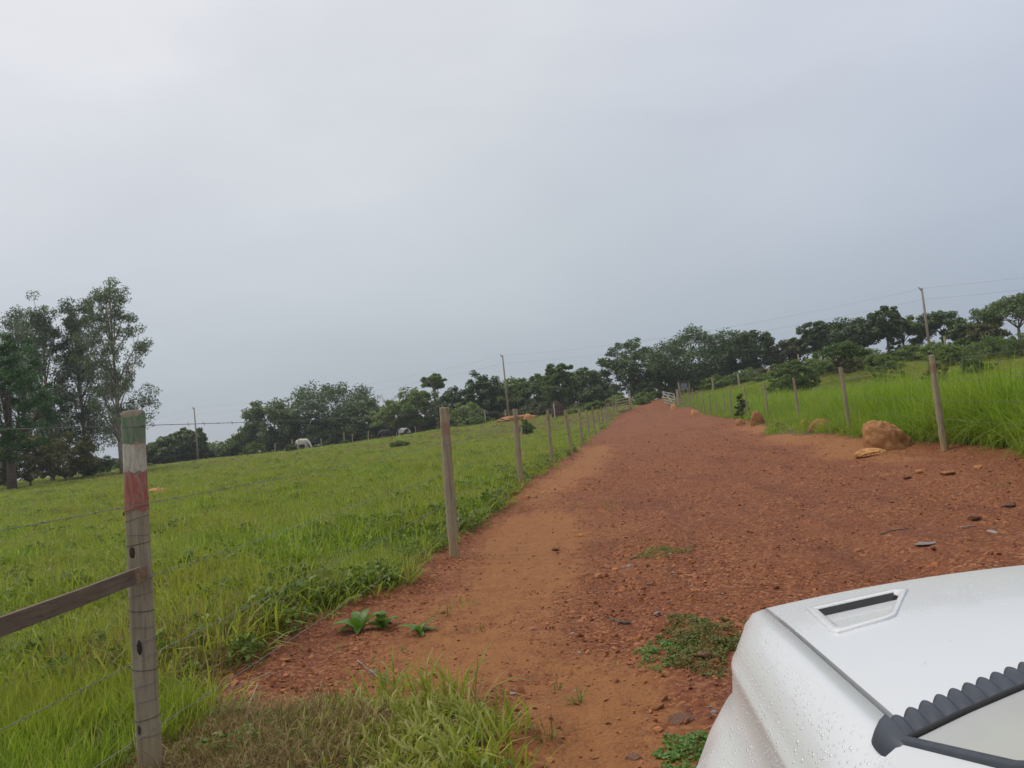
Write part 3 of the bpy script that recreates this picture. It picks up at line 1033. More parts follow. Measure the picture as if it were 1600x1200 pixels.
# windscreen: shallow at its foot, steeper above
SCR = [(-.058, 0.0, 1.148), (-.22, .03, 1.195), (-.36, .05, 1.255), (-.55, .085, 1.38), (-.80, .135, 1.56), (-1.0, .18, 1.68)]
def scr(k, f):
    w, ins, z = SCR[k]
    u0, u1 = -.01 + ins, 2 * CX + .01 - ins
    u = u0 + (u1 - u0) * f
    c_ = 1 - (2 * f - 1) ** 2
    return (u, w + .20 * c_ * (1 - k / 9), z + .055 * c_)
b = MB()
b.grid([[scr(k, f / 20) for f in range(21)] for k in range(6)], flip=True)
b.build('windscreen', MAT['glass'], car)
b = MB()
b.tube([(*scr(0, f / 24)[:2], scr(0, f / 24)[2] + .002) for f in range(25)], .0035, 6)
b.build('windscreen_seal', MAT['rubber'], car)
for sg in (0, 1):
    b = MB()
    pts_ = [scr(k, sg) for k in range(6)]
    s_ = -1 if sg == 0 else 1
    b.grid([[(p[0] - s_ * .006, p[1] + .0, p[2] + .003), (p[0] + s_ * .002, p[1], p[2] + .005), (p[0] + s_ * .009, p[1] - .004, p[2] + .003), (p[0] + s_ * .011, p[1] - .006, p[2] - .010)] for p in pts_], flip=(sg == 0))
    b.build('pillar_trim', MAT['plastic'], car)
    b = MB()
    b.grid([[(p[0] + s_ * .010, p[1] - .004, p[2] - .001), (p[0] + s_ * .040, p[1] - .02, p[2] - .014), (p[0] + s_ * .07, p[1] - .06, p[2] - .04), (p[0] + s_ * .075, p[1] - .10, p[2] - .075)] for p in pts_], flip=(sg == 0))
    b.build('pillar', MAT['car'], car)

# roof, doors, side glass, bed, bumper, grille, lamps, wheels, mirrors
b = MB()
b.grid([[(CX + (f - .5) * 2 * (.50 - .02 * abs(k - 3)), -.98 - k * .2, 1.685 + .055 * (1 - (2 * f - 1) ** 2) + .02 * math.sin(PI * k / 6)) for f in [i / 10 for i in range(11)]] for k in range(7)], flip=True)
b.build('roof', MAT['car'], car)
for sg in (-1, 1):
    fx = (lambda u: u) if sg < 0 else (lambda u: 2 * CX - u)
    for d0, d1 in ((-.36, -1.28), (-1.29, -2.12)):
        b = MB()
        prof = [(-.085, 1.15), (-.125, 1.12), (-.145, 1.0), (-.155, .8), (-.150, .6), (-.13, .42), (-.09, .36)]
        b.grid([[(fx(u), d0 + (d1 - d0) * k / 6, z) for u, z in prof] for k in range(7)], flip=(sg > 0))
        dr = b.build('door', MAT['car'], car)
        hb = MB(); hb.box((fx(-.165), d1 + .14, .98), (.012, .09, .015)); hb.build('door_handle', MAT['car'], dr, bevel=.006)
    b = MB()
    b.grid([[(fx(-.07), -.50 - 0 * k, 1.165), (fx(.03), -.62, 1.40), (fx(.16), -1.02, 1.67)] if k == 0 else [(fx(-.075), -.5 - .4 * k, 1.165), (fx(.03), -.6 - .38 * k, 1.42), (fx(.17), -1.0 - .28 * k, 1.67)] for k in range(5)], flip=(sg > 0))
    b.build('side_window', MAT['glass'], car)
    b = MB()
    b.grid([[(fx(u), -2.14 - 1.5 * k / 6, z) for u, z in [(.0, 1.16), (-.12, 1.16), (-.14, 1.0), (-.15, .75), (-.13, .5)]] for k in range(7)], flip=(sg > 0))
    b.build('bed_side', MAT['car'], car)
    b = MB()
    b.tube([(fx(-.12), -.50, 1.10), (fx(-.20), -.50, 1.12)], .02, 8)
    mr = b.build('mirror_arm', MAT['plastic'], car)
    b = MB()
    b.grid([[(fx(-.20 - .20 * f), -.50 + .07 * math.cos(PI * (g - .5)) * (1 - .3 * f), 1.09 + (.16 - .02 * f) * g) for f in (0, .05, .3, .6, .9, 1)] for g in (0, .15, .4, .6, .85, 1)])
    b.grid([[(fx(-.20 - .20 * f), -.50, 1.09 + (.16 - .02 * f) * g) for f in (0, .5, 1)] for g in (0, .5, 1)], flip=True)
    b.build('mirror_housing', MAT['plastic'], mr)
    for wy in (.42, -2.75):
        b = MB()
        prof = [(.20, -.125), (.36, -.125), (.385, -.10), (.39, 0), (.385, .10), (.36, .125), (.20, .125)]
        b.grid([[((fx(.02)) + w_, wy + r_ * math.cos(a), .38 + r_ * math.sin(a)) for r_, w_ in prof] for a in [2 * PI * k / 36 for k in range(37)]])
        wh = b.build('wheel', MAT['rubber'], car)
        b = MB()
        so = -1 if sg < 0 else 1
        b.grid([[(fx(.02) + so * dx, wy + r_ * math.cos(a), .38 + r_ * math.sin(a)) for r_, dx in [(.21, .12), (.20, .09), (.12, .07), (.08, .11), (.0, .115)]] for a in [2 * PI * k / 30 for k in range(31)]])
        b.build('rim', MAT['chrome'], wh)
    b = MB()
    b.grid([[(fx(-.03 + .24 * f), .86 + .05 * f - .03 * (g - .5) ** 2, .93 - .15 * g) for f in (0, .3, .6, 1)] for g in (0, .3, .6, 1)])
    b.build('headlight', MAT['lamp'], car)
b = MB()
b.grid([[(.24 + .96 * f, .955, .90 - .24 * g) for f in (0, .5, 1)] for g in (0, .5, 1)])
gr = b.build('grille', MAT['plastic'], car)
for k in range(4):
    MB().box((CX, .965, .86 - .055 * k), (.47, .012, .01)).build('grille_bar', MAT['chrome'], gr, bevel=.004)
b = MB()
b.grid([[(-.10 + 1.64 * f, .93 + .12 * math.sin(PI * min(1, max(0, (g * .8 + .1)))) + .05 * (1 - (2 * f - 1) ** 2), .70 - .34 * g) for f in [i / 12 for i in range(13)]] for g in [i / 6 for i in range(7)]])
b.build('bumper', MAT['car'], car)
MB().box((CX, -1.3, .50), (.72, 2.1, .10)).build('chassis', MAT['rubber'], car, bevel=.02)
MB().box((CX, -.45, 1.0), (.66, .28, .10)).build('dashboard', MAT['dash'], car, bevel=.05)
MB().box((CX, -3.64, .84), (.80, .02, .30)).build('tailgate', MAT['car'], car, bevel=.02)

# ------------------------------------------------------------------ fences
def post_mesh(name, seed, h, r, mat, n=14, taper=.12, lobes=.10, bury=.12):
    rg = np.random.default_rng(seed)
    ph = rg.uniform(0, 6.28, 3); am = rg.uniform(.4, 1, 3) * lobes
    zs_ = np.concatenate([np.linspace(-bury, h - .02, 14), [h - .004, h]])
    bx, by = rg.normal(0, .009, 2)
    v, f = [], []
    sk = rg.uniform(-.12, .12, 2)
    for i, z in enumerate(zs_):
        t = z / h
        k = r * (1 - taper * t) * (.93 if i == len(zs_) - 1 else 1) * (1 + .04 * rg.normal())
        for a in np.linspace(0, 2 * PI, n, endpoint=False):
            q = k * (1 + am[0] * math.cos(2 * a + ph[0]) + am[1] * .5 * math.cos(3 * a + ph[1] + t) + am[2] * .3 * math.cos(5 * a + ph[2]))
            x, y = q * math.cos(a), q * math.sin(a)
            zz = z + (sk[0] * x + sk[1] * y if i >= len(zs_) - 2 else 0)
            v.append((x + bx * 4 * t * t, y + by * 4 * t * t, zz))
    for i in range(len(zs_) - 1):
        for j in range(n):
            f.append((i * n + j, i * n + (j + 1) % n, (i + 1) * n + (j + 1) % n, (i + 1) * n + j))
    f.append(tuple((len(zs_) - 1) * n + j for j in range(n)))
    return mesh(name, v, f, mat)


def lean_of(px_, deg):
    """small individual lean of a post across the view, in radians about world y"""
    return rad(deg)


def in_fence(o, root):
    o.parent = root
    o.matrix_parent_inverse = Matrix.Translation(-Vector(root.location))
    return o


# left-hand fence: posts as surveyed (x, y, lean across the view)
LP = [(-1.80, 3.52, 1.75, 1.0), (-.88, 9.08, 1.75, 1.2), (-.03, 17.5, 1.75, 1.0), (1.02, 24.4, 1.74, .9), (2.05, 30.4, 1.73, -.3), (3.10, 37.5, 1.74, -.9), (4.24, 45.7, 1.72, 0), (5.30, 52.6, 1.92, .3), (6.35, 59.0, 1.70, .2), (7.25, 64.5, 1.85, -.5), (8.0, 69.0, 1.75, .6), (8.7, 73.0, 1.9, .2), (9.4, 76.5, 1.72, 0), (10.1, 79.5, 1.9, .5), (10.8, 82, 1.95, -.4)]
LPv = [post_mesh('fence_post', 300 + i, 1.75, .055, MAT['post'] if i != 2 else MAT['post_plain']) for i in range(4)]
lf = tag(empty('wire_fence', (-1.88, 3.70, 0)), 'barbed wire fence on weathered posts along the left roadside, painted nearest post', 'fence')
left_nodes = []
P0 = (-2.72, -2.3)
o = in_fence(link('fence_post', LPv[2], None, (P0[0], P0[1], gz(*P0))), lf)
left_nodes.append((Vector((P0[0], P0[1], gz(*P0))), 0))
rgp = random.Random(4)
for i, (x, y, h, ln) in enumerate(LP):
    z = gz(x, y)
    if i == 0:
        z -= .07
        pm = post_mesh('fence_post', 333, 1.76, .049, MAT['post_plain'], 18, .12, .09)
        o = link('fence_post', pm, None, (x, y, z), (0, rad(ln), 0))
        P1 = o
        o['label'] = 'weathered post painted green, white and red at the top'
    else:
        o = link('fence_post', LPv[i % 4 if i != 2 else 1], None, (x, y, z), (rad(rgp.uniform(-1, 1)), rad(ln), rgp.uniform(0, 6.28)), (1.15 if i < 3 else 1.1, 1.15 if i < 3 else 1.1, h / 1.75))
    in_fence(o, lf)
    left_nodes.append((Vector((x, y, z)), rad(ln)))


def ring_at(me, n, z):
    """cross-section of a post mesh at height z"""
    co = np.array([v.co for v in me.vertices]).reshape(-1, n, 3)
    zz = co[:, :, 2].mean(1)
    i = int(np.clip(np.searchsorted(zz, z), 1, len(zz) - 1))
    t = (z - zz[i - 1]) / (zz[i] - zz[i - 1] + 1e-9)
    q = co[i - 1] + (co[i] - co[i - 1]) * np.clip(t, 0, 1)
    q[:, 2] = z
    return q


pm = P1.data
H1 = 1.76


def band(z0, z1, mat, label, top=False):
    v, f = [], []
    zs_ = np.linspace(z0, z1, 7)
    for k, z in enumerate(zs_):
        q = ring_at(pm, 18, z)
        c = q.mean(0)
        for p in q:
            d_ = p - c; d_[2] = 0
            p2 = p + d_ / np.linalg.norm(d_) * (.0022)
            if k in (0, 6) and not (top and k == 6): p2 = p2 + np.array([0, 0, random.uniform(-.011, .011)])
            v.append(p2)
    for k in range(6):
        for j in range(18):
            f.append((k * 18 + j, k * 18 + (j + 1) % 18, (k + 1) * 18 + (j + 1) % 18, (k + 1) * 18 + j))
    o = link('paint_band', mesh('paint_band', v, f, mat), P1)
    o['label'] = label


band(1.615, 1.742, MAT['p_green'], 'faded green paint at the post top')
band(1.485, 1.613, MAT['p_white'], 'dirty white painted band')
band(1.305, 1.483, MAT['p_red'], 'scuffed red painted band')
for k, z in enumerate([1.685, 1.64, 1.40, 1.315, 1.27, 1.20, 1.155, 1.0, .93, .86, .79, .72, .60, .53, .46, .38, .31]):
    tl = random.uniform(-.25, .25)
    q = ring_at(pm, 18, z)
    c = q.mean(0)
    pts_ = [Vector((c[0] + (p[0] - c[0]) * 1.035, c[1] + (p[1] - c[1]) * 1.035, z + tl * (p[0] - c[0]))) for p in q]
    MB().tube(pts_ + [pts_[0]], .0013, 4, False).build('tie_wire', MAT['wire'] if k % 3 else MAT['rubber'], P1)
for z, x_, s_ in ((1.12, .0, 1.3), (.70, .012, 1.2), (.34, -.004, 1.0), (1.30, -.03, .35)):
    a = -PI / 2 + x_ * 8
    q = ring_at(pm, 18, z)
    p = min(q, key=lambda w: (w[1]))
    b = MB()
    b.grid([[(p[0] + x_ + .011 * s_ * rr_ * math.cos(t), p[1] - .0035 * (1 - rr_ ** 2) + .004 * rr_, z + .030 * s_ * rr_ * math.sin(t)) for rr_ in (0, .35, .7, 1)] for t in [2 * PI * k / 12 for k in range(13)]], flip=True)
    b.build('knot', MAT['knot'], P1)

# the rail nailed to the first post, running back along the fence
pa, pb = Vector((-1.735, 3.44, 1.00)), Vector((-2.66, -2.38, .93))
dv = (pb - pa).normalized()
pa = pa - dv * .03
b = MB()
seg = 14
rows = []
upv = Vector((0, 0, 1)); sdv = dv.cross(upv).normalized()
for k in range(seg + 1):
    c = pa + (pb - pa) * (k / seg) + Vector((0, 0, -.02 * math.sin(PI * k / seg) + random.uniform(-.003, .003)))
    rows.append([c + upv * .033 + sdv * .012, c + upv * .033 - sdv * .012, c - upv * .033 - sdv * .012, c - upv * .033 + sdv * .012, c + upv * .033 + sdv * .012])
b.grid(rows)
o = in_fence(b.build('rail', MAT['board'], None, smooth=False), lf)
o['label'] = 'dark grey wooden rail nailed to the painted post'
b = MB()
c = pa - dv * .0015
b.box(c + dv * .035, (.0135, .042, .0335), rot=Matrix((sdv, dv, upv)).transposed())
o = in_fence(b.build('rail_end', MAT['board_end'], None, smooth=False, bevel=.003), lf)
o['label'] = 'freshly sawn brown end of the rail'


def strand(nodes, frac_h, side, r=.0017, barbs=True, sag=.015, maxr=70):
    b = MB()
    pts_ = []
    for i in range(len(nodes) - 1):
        (a, la), (c, lc) = nodes[i], nodes[i + 1]
        A = a + Vector((side + math.sin(la) * frac_h, -.05, frac_h)); Cc = c + Vector((side + math.sin(lc) * frac_h, -.05, frac_h))
        for k in range(6):
            t = k / 6
            pts_.append(A.lerp(Cc, t) - Vector((0, 0, sag * 4 * t * (1 - t))))
    pts_.append(Cc)
    b.tube(pts_, r, 5, False)
    if barbs:
        acc = 0
        for p, q in zip(pts_[:-1], pts_[1:]):
            L = (q - p).length
            t = (.14 - acc % .14)
            while t < L and (p.lerp(q, t / L)).y < 14:
                m_ = p.lerp(q, t / L)
                for kk in range(2):
                    dd = Vector((random.uniform(-1, 1), random.uniform(-1, 1), random.uniform(-1, 1))).normalized() * .011
                    b.tube([m_ - dd, m_ + dd], .0011, 3, False)
                t += .14
            acc += L
    return b


for fh in (1.69, 1.335, 1.005, .665, .345):
    in_fence(strand(left_nodes, fh, .06).build('wire', MAT['wire']), lf)

# right-hand fence
RP = [(7.83, 14.27, 1.78, -2.0), (8.63, 20.1, 1.75, -.2), (10.87, 29.7, 1.75, .4), (11.85, 36.3, 1.75, -.4), (12.22, 40.5, 1.8, -3.0), (12.83, 45.8, 1.7, -1), (13.7, 50.5, 1.6, 0), (14.5, 55.5, 1.6, .4), (15.2, 60, 1.65, -.3), (15.8, 64.5, 1.7, 0), (16.3, 68.5, 1.7, -1.2), (16.8, 72.5, 1.75, -2), (17.2, 76, 1.8, -1.5), (17.55, 79.5, 1.9, -.5), (17.8, 82.2, 1.95, -.6)]
rf = tag(empty('wire_fence', (7.83, 14.27, gz(7.83, 14.27))), 'wire fence on grey posts in front of the tall grass, right roadside', 'fence')
rnodes = []
for i, (x, y, h, ln) in enumerate(RP):
    z = gz(x, y)
    o = link('fence_post', LPv[(i + 1) % 4] if i != 0 else post_mesh('fence_post', 341, 1.75, .075, MAT['post'], 16, .25, .08), None, (x, y, z), (rad(rgp.uniform(-1, 1)), rad(ln), rgp.uniform(0, 6.28) if i else 0), (.95, .95, h / 1.75))
    in_fence(o, rf)
    rnodes.append((Vector((x, y, z)), rad(ln)))
xn, yn = 6.6, 7.5
rnodes.insert(0, (Vector((xn, yn, gz(xn, yn))), 0))
o = in_fence(link('fence_post', LPv[2], None, rnodes[0][0], (0, 0, 1)), rf)
for fh in (1.66, 1.30, .95, .6):
    in_fence(strand(rnodes, fh, -.06, .002, False).build('wire', MAT['wire']), rf)

# far fences: one below the woods on the left, one across the right-hand hill
def far_fence(spots, h, r, label, wires):
    fo = tag(empty('wire_fence', spots[0]), label, 'fence')
    me_ = [post_mesh('fence_post', 360 + i, h, r, MAT['post_pale'], 8) for i in range(3)]
    nd = []
    for i, p in enumerate(spots):
        in_fence(link('fence_post', me_[i % 3], None, p, (rad(rgp.uniform(-3, 3)), rad(rgp.uniform(-3, 3)), 0), (1, 1, rgp.uniform(.85, 1.15))), fo)
        nd.append((Vector(p), 0))
    for wv in wires:
        in_fence(strand(nd, wv, 0, .003, False, 0).build('wire', MAT['wire']), fo)


def gp(px_, d):
    p = at(px_, 640, d)
    return Vector((p[0], p[1], gz(p[0], p[1])))


far_fence([gp(x, dd) for x, dd in [(392, 121), (408, 121), (424, 121), (452, 121), (474, 121), (497, 121), (533, 121.5), (546, 122), (571, 122), (593, 122), (621, 121), (646, 119), (690, 114), (757, 107), (789, 104)]], 1.6, .09, 'far fence of pale posts below the dark wood, beyond the cows', (1.4, .9))
far_fence([gp(x, dd) for x, dd in [(1118, 90), (1160, 86), (1209, 82), (1258, 79), (1292, 77), (1352, 74), (1423, 71), (1491, 68), (1560, 64), (1640, 60)]], 1.7, .10, 'far fence of pale posts running across the right-hand hill', (1.5, 1.0))

# two loose white marker posts and one stump post inside the pasture
for i, (x, dd, h, lb) in enumerate([(803, 60, 1.0, 'pale short post left of the pair behind the third fence post'), (811, 60, .9, 'pale short post right of the pair behind the third fence post'), (866, 90, 1.7, 'white post standing beside the dark earth mound')]):
    p = gp(x, dd)
    o = link('marker_post', post_mesh('marker_post', 380 + i, h, .07, MAT['post_pale'] if i < 2 else MAT['steel'], 8), None, p)
    tag(o, lb, 'post')

# ------------------------------------------------------------------ gates and box at the end of the road
def gate(name, a, b2, h, bars, r, mat, label, posts=True, slant=False):
    root = tag(empty(name, a), label, 'gate')
    a, b2 = Vector(a), Vector(b2)
    for k in range(bars):
        z = .18 + (h - .22) * k / (bars - 1)
        in_fence(MB().tube([a + Vector((0, 0, z)), b2 + Vector((0, 0, z))], r, 8).build('bar', mat), root)
    for t in ((0, .5, 1) if posts else (0, 1)):
        p = a.lerp(b2, t)
        in_fence(MB().tube([p + Vector((0, 0, .05)), p + Vector((0, 0, h))], r * 1.25, 8).build('stile', mat), root)
    if slant:
        in_fence(MB().tube([a + Vector((0, .0, .18)), b2 + Vector((0, 0, h - .04))], r * .9, 8).build('brace', mat), root)
    return root


ga, gb = Vector((10.9, 82.6, 0)), Vector((12.6, 84.3, 0))
ga.z, gb.z = gz(ga.x, ga.y), gz(gb.x, gb.y)
gate('wooden_gate', ga, gb, 1.35, 5, .045, MAT['post_pale'], 'open wooden pole gate at the left end of the road', False)
o = tag(link('gate_post', post_mesh('gate_post', 390, 2.1, .10, MAT['post_pale'], 10), None, gb + Vector((.15, .1, 0))), 'tall pale post at the end of the wooden gate', 'post')
gc, gd = Vector((17.25, 82.8, 0)), Vector((17.0, 87.5, 0))
gc.z, gd.z = gz(gc.x, gc.y), gz(gd.x, gd.y)
gate('steel_gate', gc, gd, 1.45, 5, .035, MAT['steel'], 'white tubular steel gate swung open at the right end of the road', True, True)
o = tag(link('gate_post', post_mesh('gate_post', 391, 1.9, .13, MAT['post_pale'], 10), None, gc + Vector((.35, -.1, 0))), 'thick pale post carrying the white steel gate', 'post')
bp = gp(1073, 90)
bx_ = tag(empty('meter_cabinet', bp), 'grey metal cabinet on posts under the trees beside the white gate', 'cabinet')
in_fence(MB().box(bp + Vector((0, 0, 1.25)), (.36, .2, .42)).build('cabinet_body', MAT['tin'], bevel=.03), bx_)
in_fence(MB().box(bp + Vector((.05, 0, 1.84)), (.70, .40, .04)).build('cabinet_roof', MAT['board'], bevel=.01), bx_)
for s_ in (-1, 1):
    in_fence(MB().tube([bp + Vector((s_ * .58, 0, -.1)), bp + Vector((s_ * .58, 0, 1.8))], .09, 8).build('cabinet_post', MAT['post']), bx_)

# ------------------------------------------------------------------ power line
poles = []
for x, top, d, lb in [(303, 637, 122, 'slim grey utility pole at the far left of the pasture'), (785, 555, 102, 'pale slim utility pole behind the pasture in the middle'), (1440, 450, 72, 'slim utility pole rising behind the nearest right-hand fence post')]:
    tp = Vector(at(x, top, d))
    base = Vector((tp.x, tp.y, gz(tp.x, tp.y)))
    h = tp.z - base.z
    root = tag(empty('utility_pole', base), lb, 'utility pole', 'poles of the power line')
    in_fence(MB().tube([base + Vector((0, 0, -.3)), base + Vector((0, 0, h * .5)), base + Vector((0, 0, h))], [.13, .11, .09], 10).build('pole', MAT['post_plain']), root)
    in_fence(MB().tube([base + Vector((-.05, 0, h - .25)), base + Vector((-.28, 0, h + .12))], .05, 8).build('insulator', MAT['tin']), root)
    poles.append(tp)
tag(root, None, None)
far_l = poles[0] + (poles[0] - poles[1]) * .6
far_r = poles[2] + (poles[2] - poles[1]) * 1.0
chain = [far_l] + poles + [far_r]
for dz, lb in ((-.05, 'thin upper power line wire strung between the poles'), (-1.1, 'thin lower power line wire strung between the poles')):
    b = MB()
    pts_ = []
    for p, q in zip(chain[:-1], chain[1:]):
        for k in range(12):
            t = k / 12
            pts_.append(p.lerp(q, t) + Vector((0, 0, dz - .9 * 4 * t * (1 - t))))
    pts_.append(chain[-1] + Vector((0, 0, dz)))
    b.tube(pts_, .006, 5, False)
    tag(b.build('power_cable', MAT['wire']), lb, 'cable')

# ------------------------------------------------------------------ trees
def ball(r, n):
    q = r.normal(size=(n, 3))
    return q / (np.linalg.norm(q, axis=1, keepdims=True) + 1e-9) * r.uniform(size=(n, 1)) ** .45


def tree(name, px_, top, wpx, d, kind, leaf, label, seed, bark='bark', fork=.3, dens=1.0, lsz=None, group=None, cat='tree', low=.25, hmin=None):
    """a tree with a tapered trunk, limbs and a crown of separate leaves, standing at its own place"""
    r = np.random.default_rng(seed)
    tp = at(px_, top, d)
    bx, by = tp[0], tp[1]
    bz = gz(bx, by)
    H = max(tp[2] - bz, hmin or .8)
    Wd = wpx / FPX * d
    root = tag(empty(name, (bx, by, bz)), label, cat, group)
    cz0 = H * low
    tb = MB()
    P, Nn = [], []
    # lobes of the crown
    lobes = []
    if kind == 'euc':
        nl = 34
        trunk_r = .02 * H * .5 + .06
        lean_ = r.normal(0, .02, 2)
        for i in range(nl):
            f = low + (1 - low) * ((i + r.uniform()) / nl)
            env = math.sin(PI * min(1, max(.08, (f - low * .75) / (1.06 - low * .75)) ** .85)) ** .7
            a = i * 2.4 + r.normal(0, .5)
            rr_ = Wd * .5 * env * r.uniform(.25, 1.0)
            lobes.append((np.array([math.cos(a) * rr_, math.sin(a) * rr_, f * H - .02 * H]), r.uniform(.055, .10) * H * (1.1 - .35 * f), .8))
        pts_ = [Vector((lean_[0] * H * t ** 2, lean_[1] * H * t ** 2, H * t * .97 - .1)) for t in np.linspace(0, 1, 9)]
        tb.tube(pts_, [trunk_r * (1 - .85 * t) for t in np.linspace(0, 1, 9)], 7)
        for c, rl, fl in lobes:
            hb = max(.15 * H, c[2] - (.12 + .18 * r.uniform()) * H)
            s0 = Vector((lean_[0] * H * (hb / H) ** 2, lean_[1] * H * (hb / H) ** 2, hb))
            m_ = s0.lerp(Vector(c), .55) + Vector((0, 0, .03 * H * r.normal()))
            tb.tube([s0, m_, Vector(c)], [.0055 * H * .7, .0035 * H, .0015 * H], 5)
            nc = 6
            for k in range(nc):
                q = c + ball(r, 1)[0] * rl * 1.15
                tb.tube([m_.lerp(Vector(c), .6), Vector(q)], [.0018 * H, .0008 * H], 3, False)
                n = int(64 * dens)
                P.append(q + ball(r, n) * np.array([.55, .55, .48]) * rl)
                nn = r.normal(0, 1, (n, 3)); nn[:, 2] *= .5
                Nn.append(nn)
    elif kind == 'dead':
        def br(p, dr, L, rad_, lev):
            q = p + dr * L
            tb.tube([p, p.lerp(q, .5) + Vector(r.normal(0, .05, 3)) * L, q], [rad_, rad_ * .8, rad_ * .55], 5)
            if lev == 0: return
            for k in range(3):
                nd = (dr + Vector(r.normal(0, .5, 3)) + Vector((0, 0, .12))).normalized()
                br(q, nd, L * r.uniform(.55, .8), rad_ * .55, lev - 1)
        br(Vector((0, 0, -.1)), Vector((0, 0, 1)), H * .36, .05 * H * .45, 4)
    else:
        Wd *= 1.12
        ch = H - cz0
        zc = cz0 + ch * {'round': .38, 'flat': .52, 'open': .45, 'bush': .10}[kind]
        ncl = int({'round': 150, 'flat': 150, 'open': 92, 'bush': 100}[kind] * (1 if Wd > 4 else .7))
        ph = r.uniform(0, 6.28, 6)
        cl_, cn = [], []
        for i in range(ncl):
            u_ = r.normal(size=3)
            if kind == 'flat': u_[2] = abs(u_[2]) * 1.0 - .18
            elif kind == 'bush': u_[2] = abs(u_[2])
            elif u_[2] < 0 and r.uniform() < .35: u_[2] *= -1
            u_ /= np.linalg.norm(u_)
            a = math.atan2(u_[1], u_[0])
            bulge = 1 + .16 * math.sin(2 * a + ph[0]) + .13 * math.sin(3 * a + ph[1] + 2.5 * u_[2]) + .12 * math.sin(5 * a + ph[2] - 4 * u_[2]) + .10 * math.sin(7 * u_[2] + ph[3] + a)
            fr = r.uniform(.30, 1.0) ** {'round': .42, 'flat': .40, 'open': .7, 'bush': .5}[kind]
            zr = (H - zc) if u_[2] > 0 else (zc - cz0)
            cl_.append(np.array([u_[0] * Wd * .46 * bulge * fr, u_[1] * Wd * .46 * bulge * fr, zc + u_[2] * zr * fr * (.80 + .20 * bulge)]))
            cn.append(u_)
        cl_ = np.array(cl_); cn = np.array(cn)
        cl_[:, 2] *= min(1.0, (H - .03 * Wd) / cl_[:, 2].max())
        zf = H * fork if kind != 'bush' else H * .08
        sway = r.normal(0, .05, 2) * H
        fk = Vector((sway[0], sway[1], zf))
        if kind == 'bush':
            tb.tube([(0, 0, -.08), fk], [.02 * H + .015, .014 * H + .012], 6)
        else:
            tb.tube([(0, 0, -.15), Vector((sway[0] * .3, sway[1] * .3, zf * .5)), fk], [.026 * H + .05, .021 * H + .04, .018 * H + .03], 8)
        hubs = cl_[r.choice(ncl, 11, replace=False)] * .62 + np.array([sway[0], sway[1], zc]) * .38
        for h_ in hubs:
            m_ = fk.lerp(Vector(h_), .5) + Vector((r.normal(0, .05) * Wd, r.normal(0, .05) * Wd, .03 * H))
            tb.tube([fk, m_, Vector(h_)], [.012 * H + .01, .008 * H + .006, .005 * H + .004], 5)
        for ci, (c, u_) in enumerate(zip(cl_, cn)):
            h_ = hubs[np.argmin(((hubs - c) ** 2).sum(1))]
            if ci % 2 == 0: tb.tube([Vector(h_), Vector(h_).lerp(Vector(c), .5) + Vector((0, 0, .02 * H)), Vector(c)], [.004 * H + .003, .0026 * H + .002, .001 * H + .001], 3, False)
            n = int({'round': 56, 'flat': 50, 'open': 46, 'bush': 46}[kind] * dens)
            cr_ = Wd * r.uniform(.034, .060) * (1.15 if kind == 'open' else 1)
            P.append(c + ball(r, n) * np.array([1.75, 1.75, 1.15]) * cr_)
            Nn.append(r.normal(0, .7, (n, 3)) + u_ * .5 + np.array([0, 0, .6]))
    tb.build('trunk', MAT[bark], root)
    if P:
        P = np.concatenate(P); Nn = np.concatenate(Nn)
        Nn /= np.linalg.norm(Nn, axis=1, keepdims=True) + 1e-9
        P[:, 2] = np.maximum(P[:, 2], .04)
        ls = lsz or max(.12, .0029 * d)
        v, f = leafset(P, Nn, ls * 1.25, ls * (.42 if kind == 'euc' else .62), r)
        link('crown', mesh('crown', v, f, MAT[leaf], smooth=False), root)
    return root


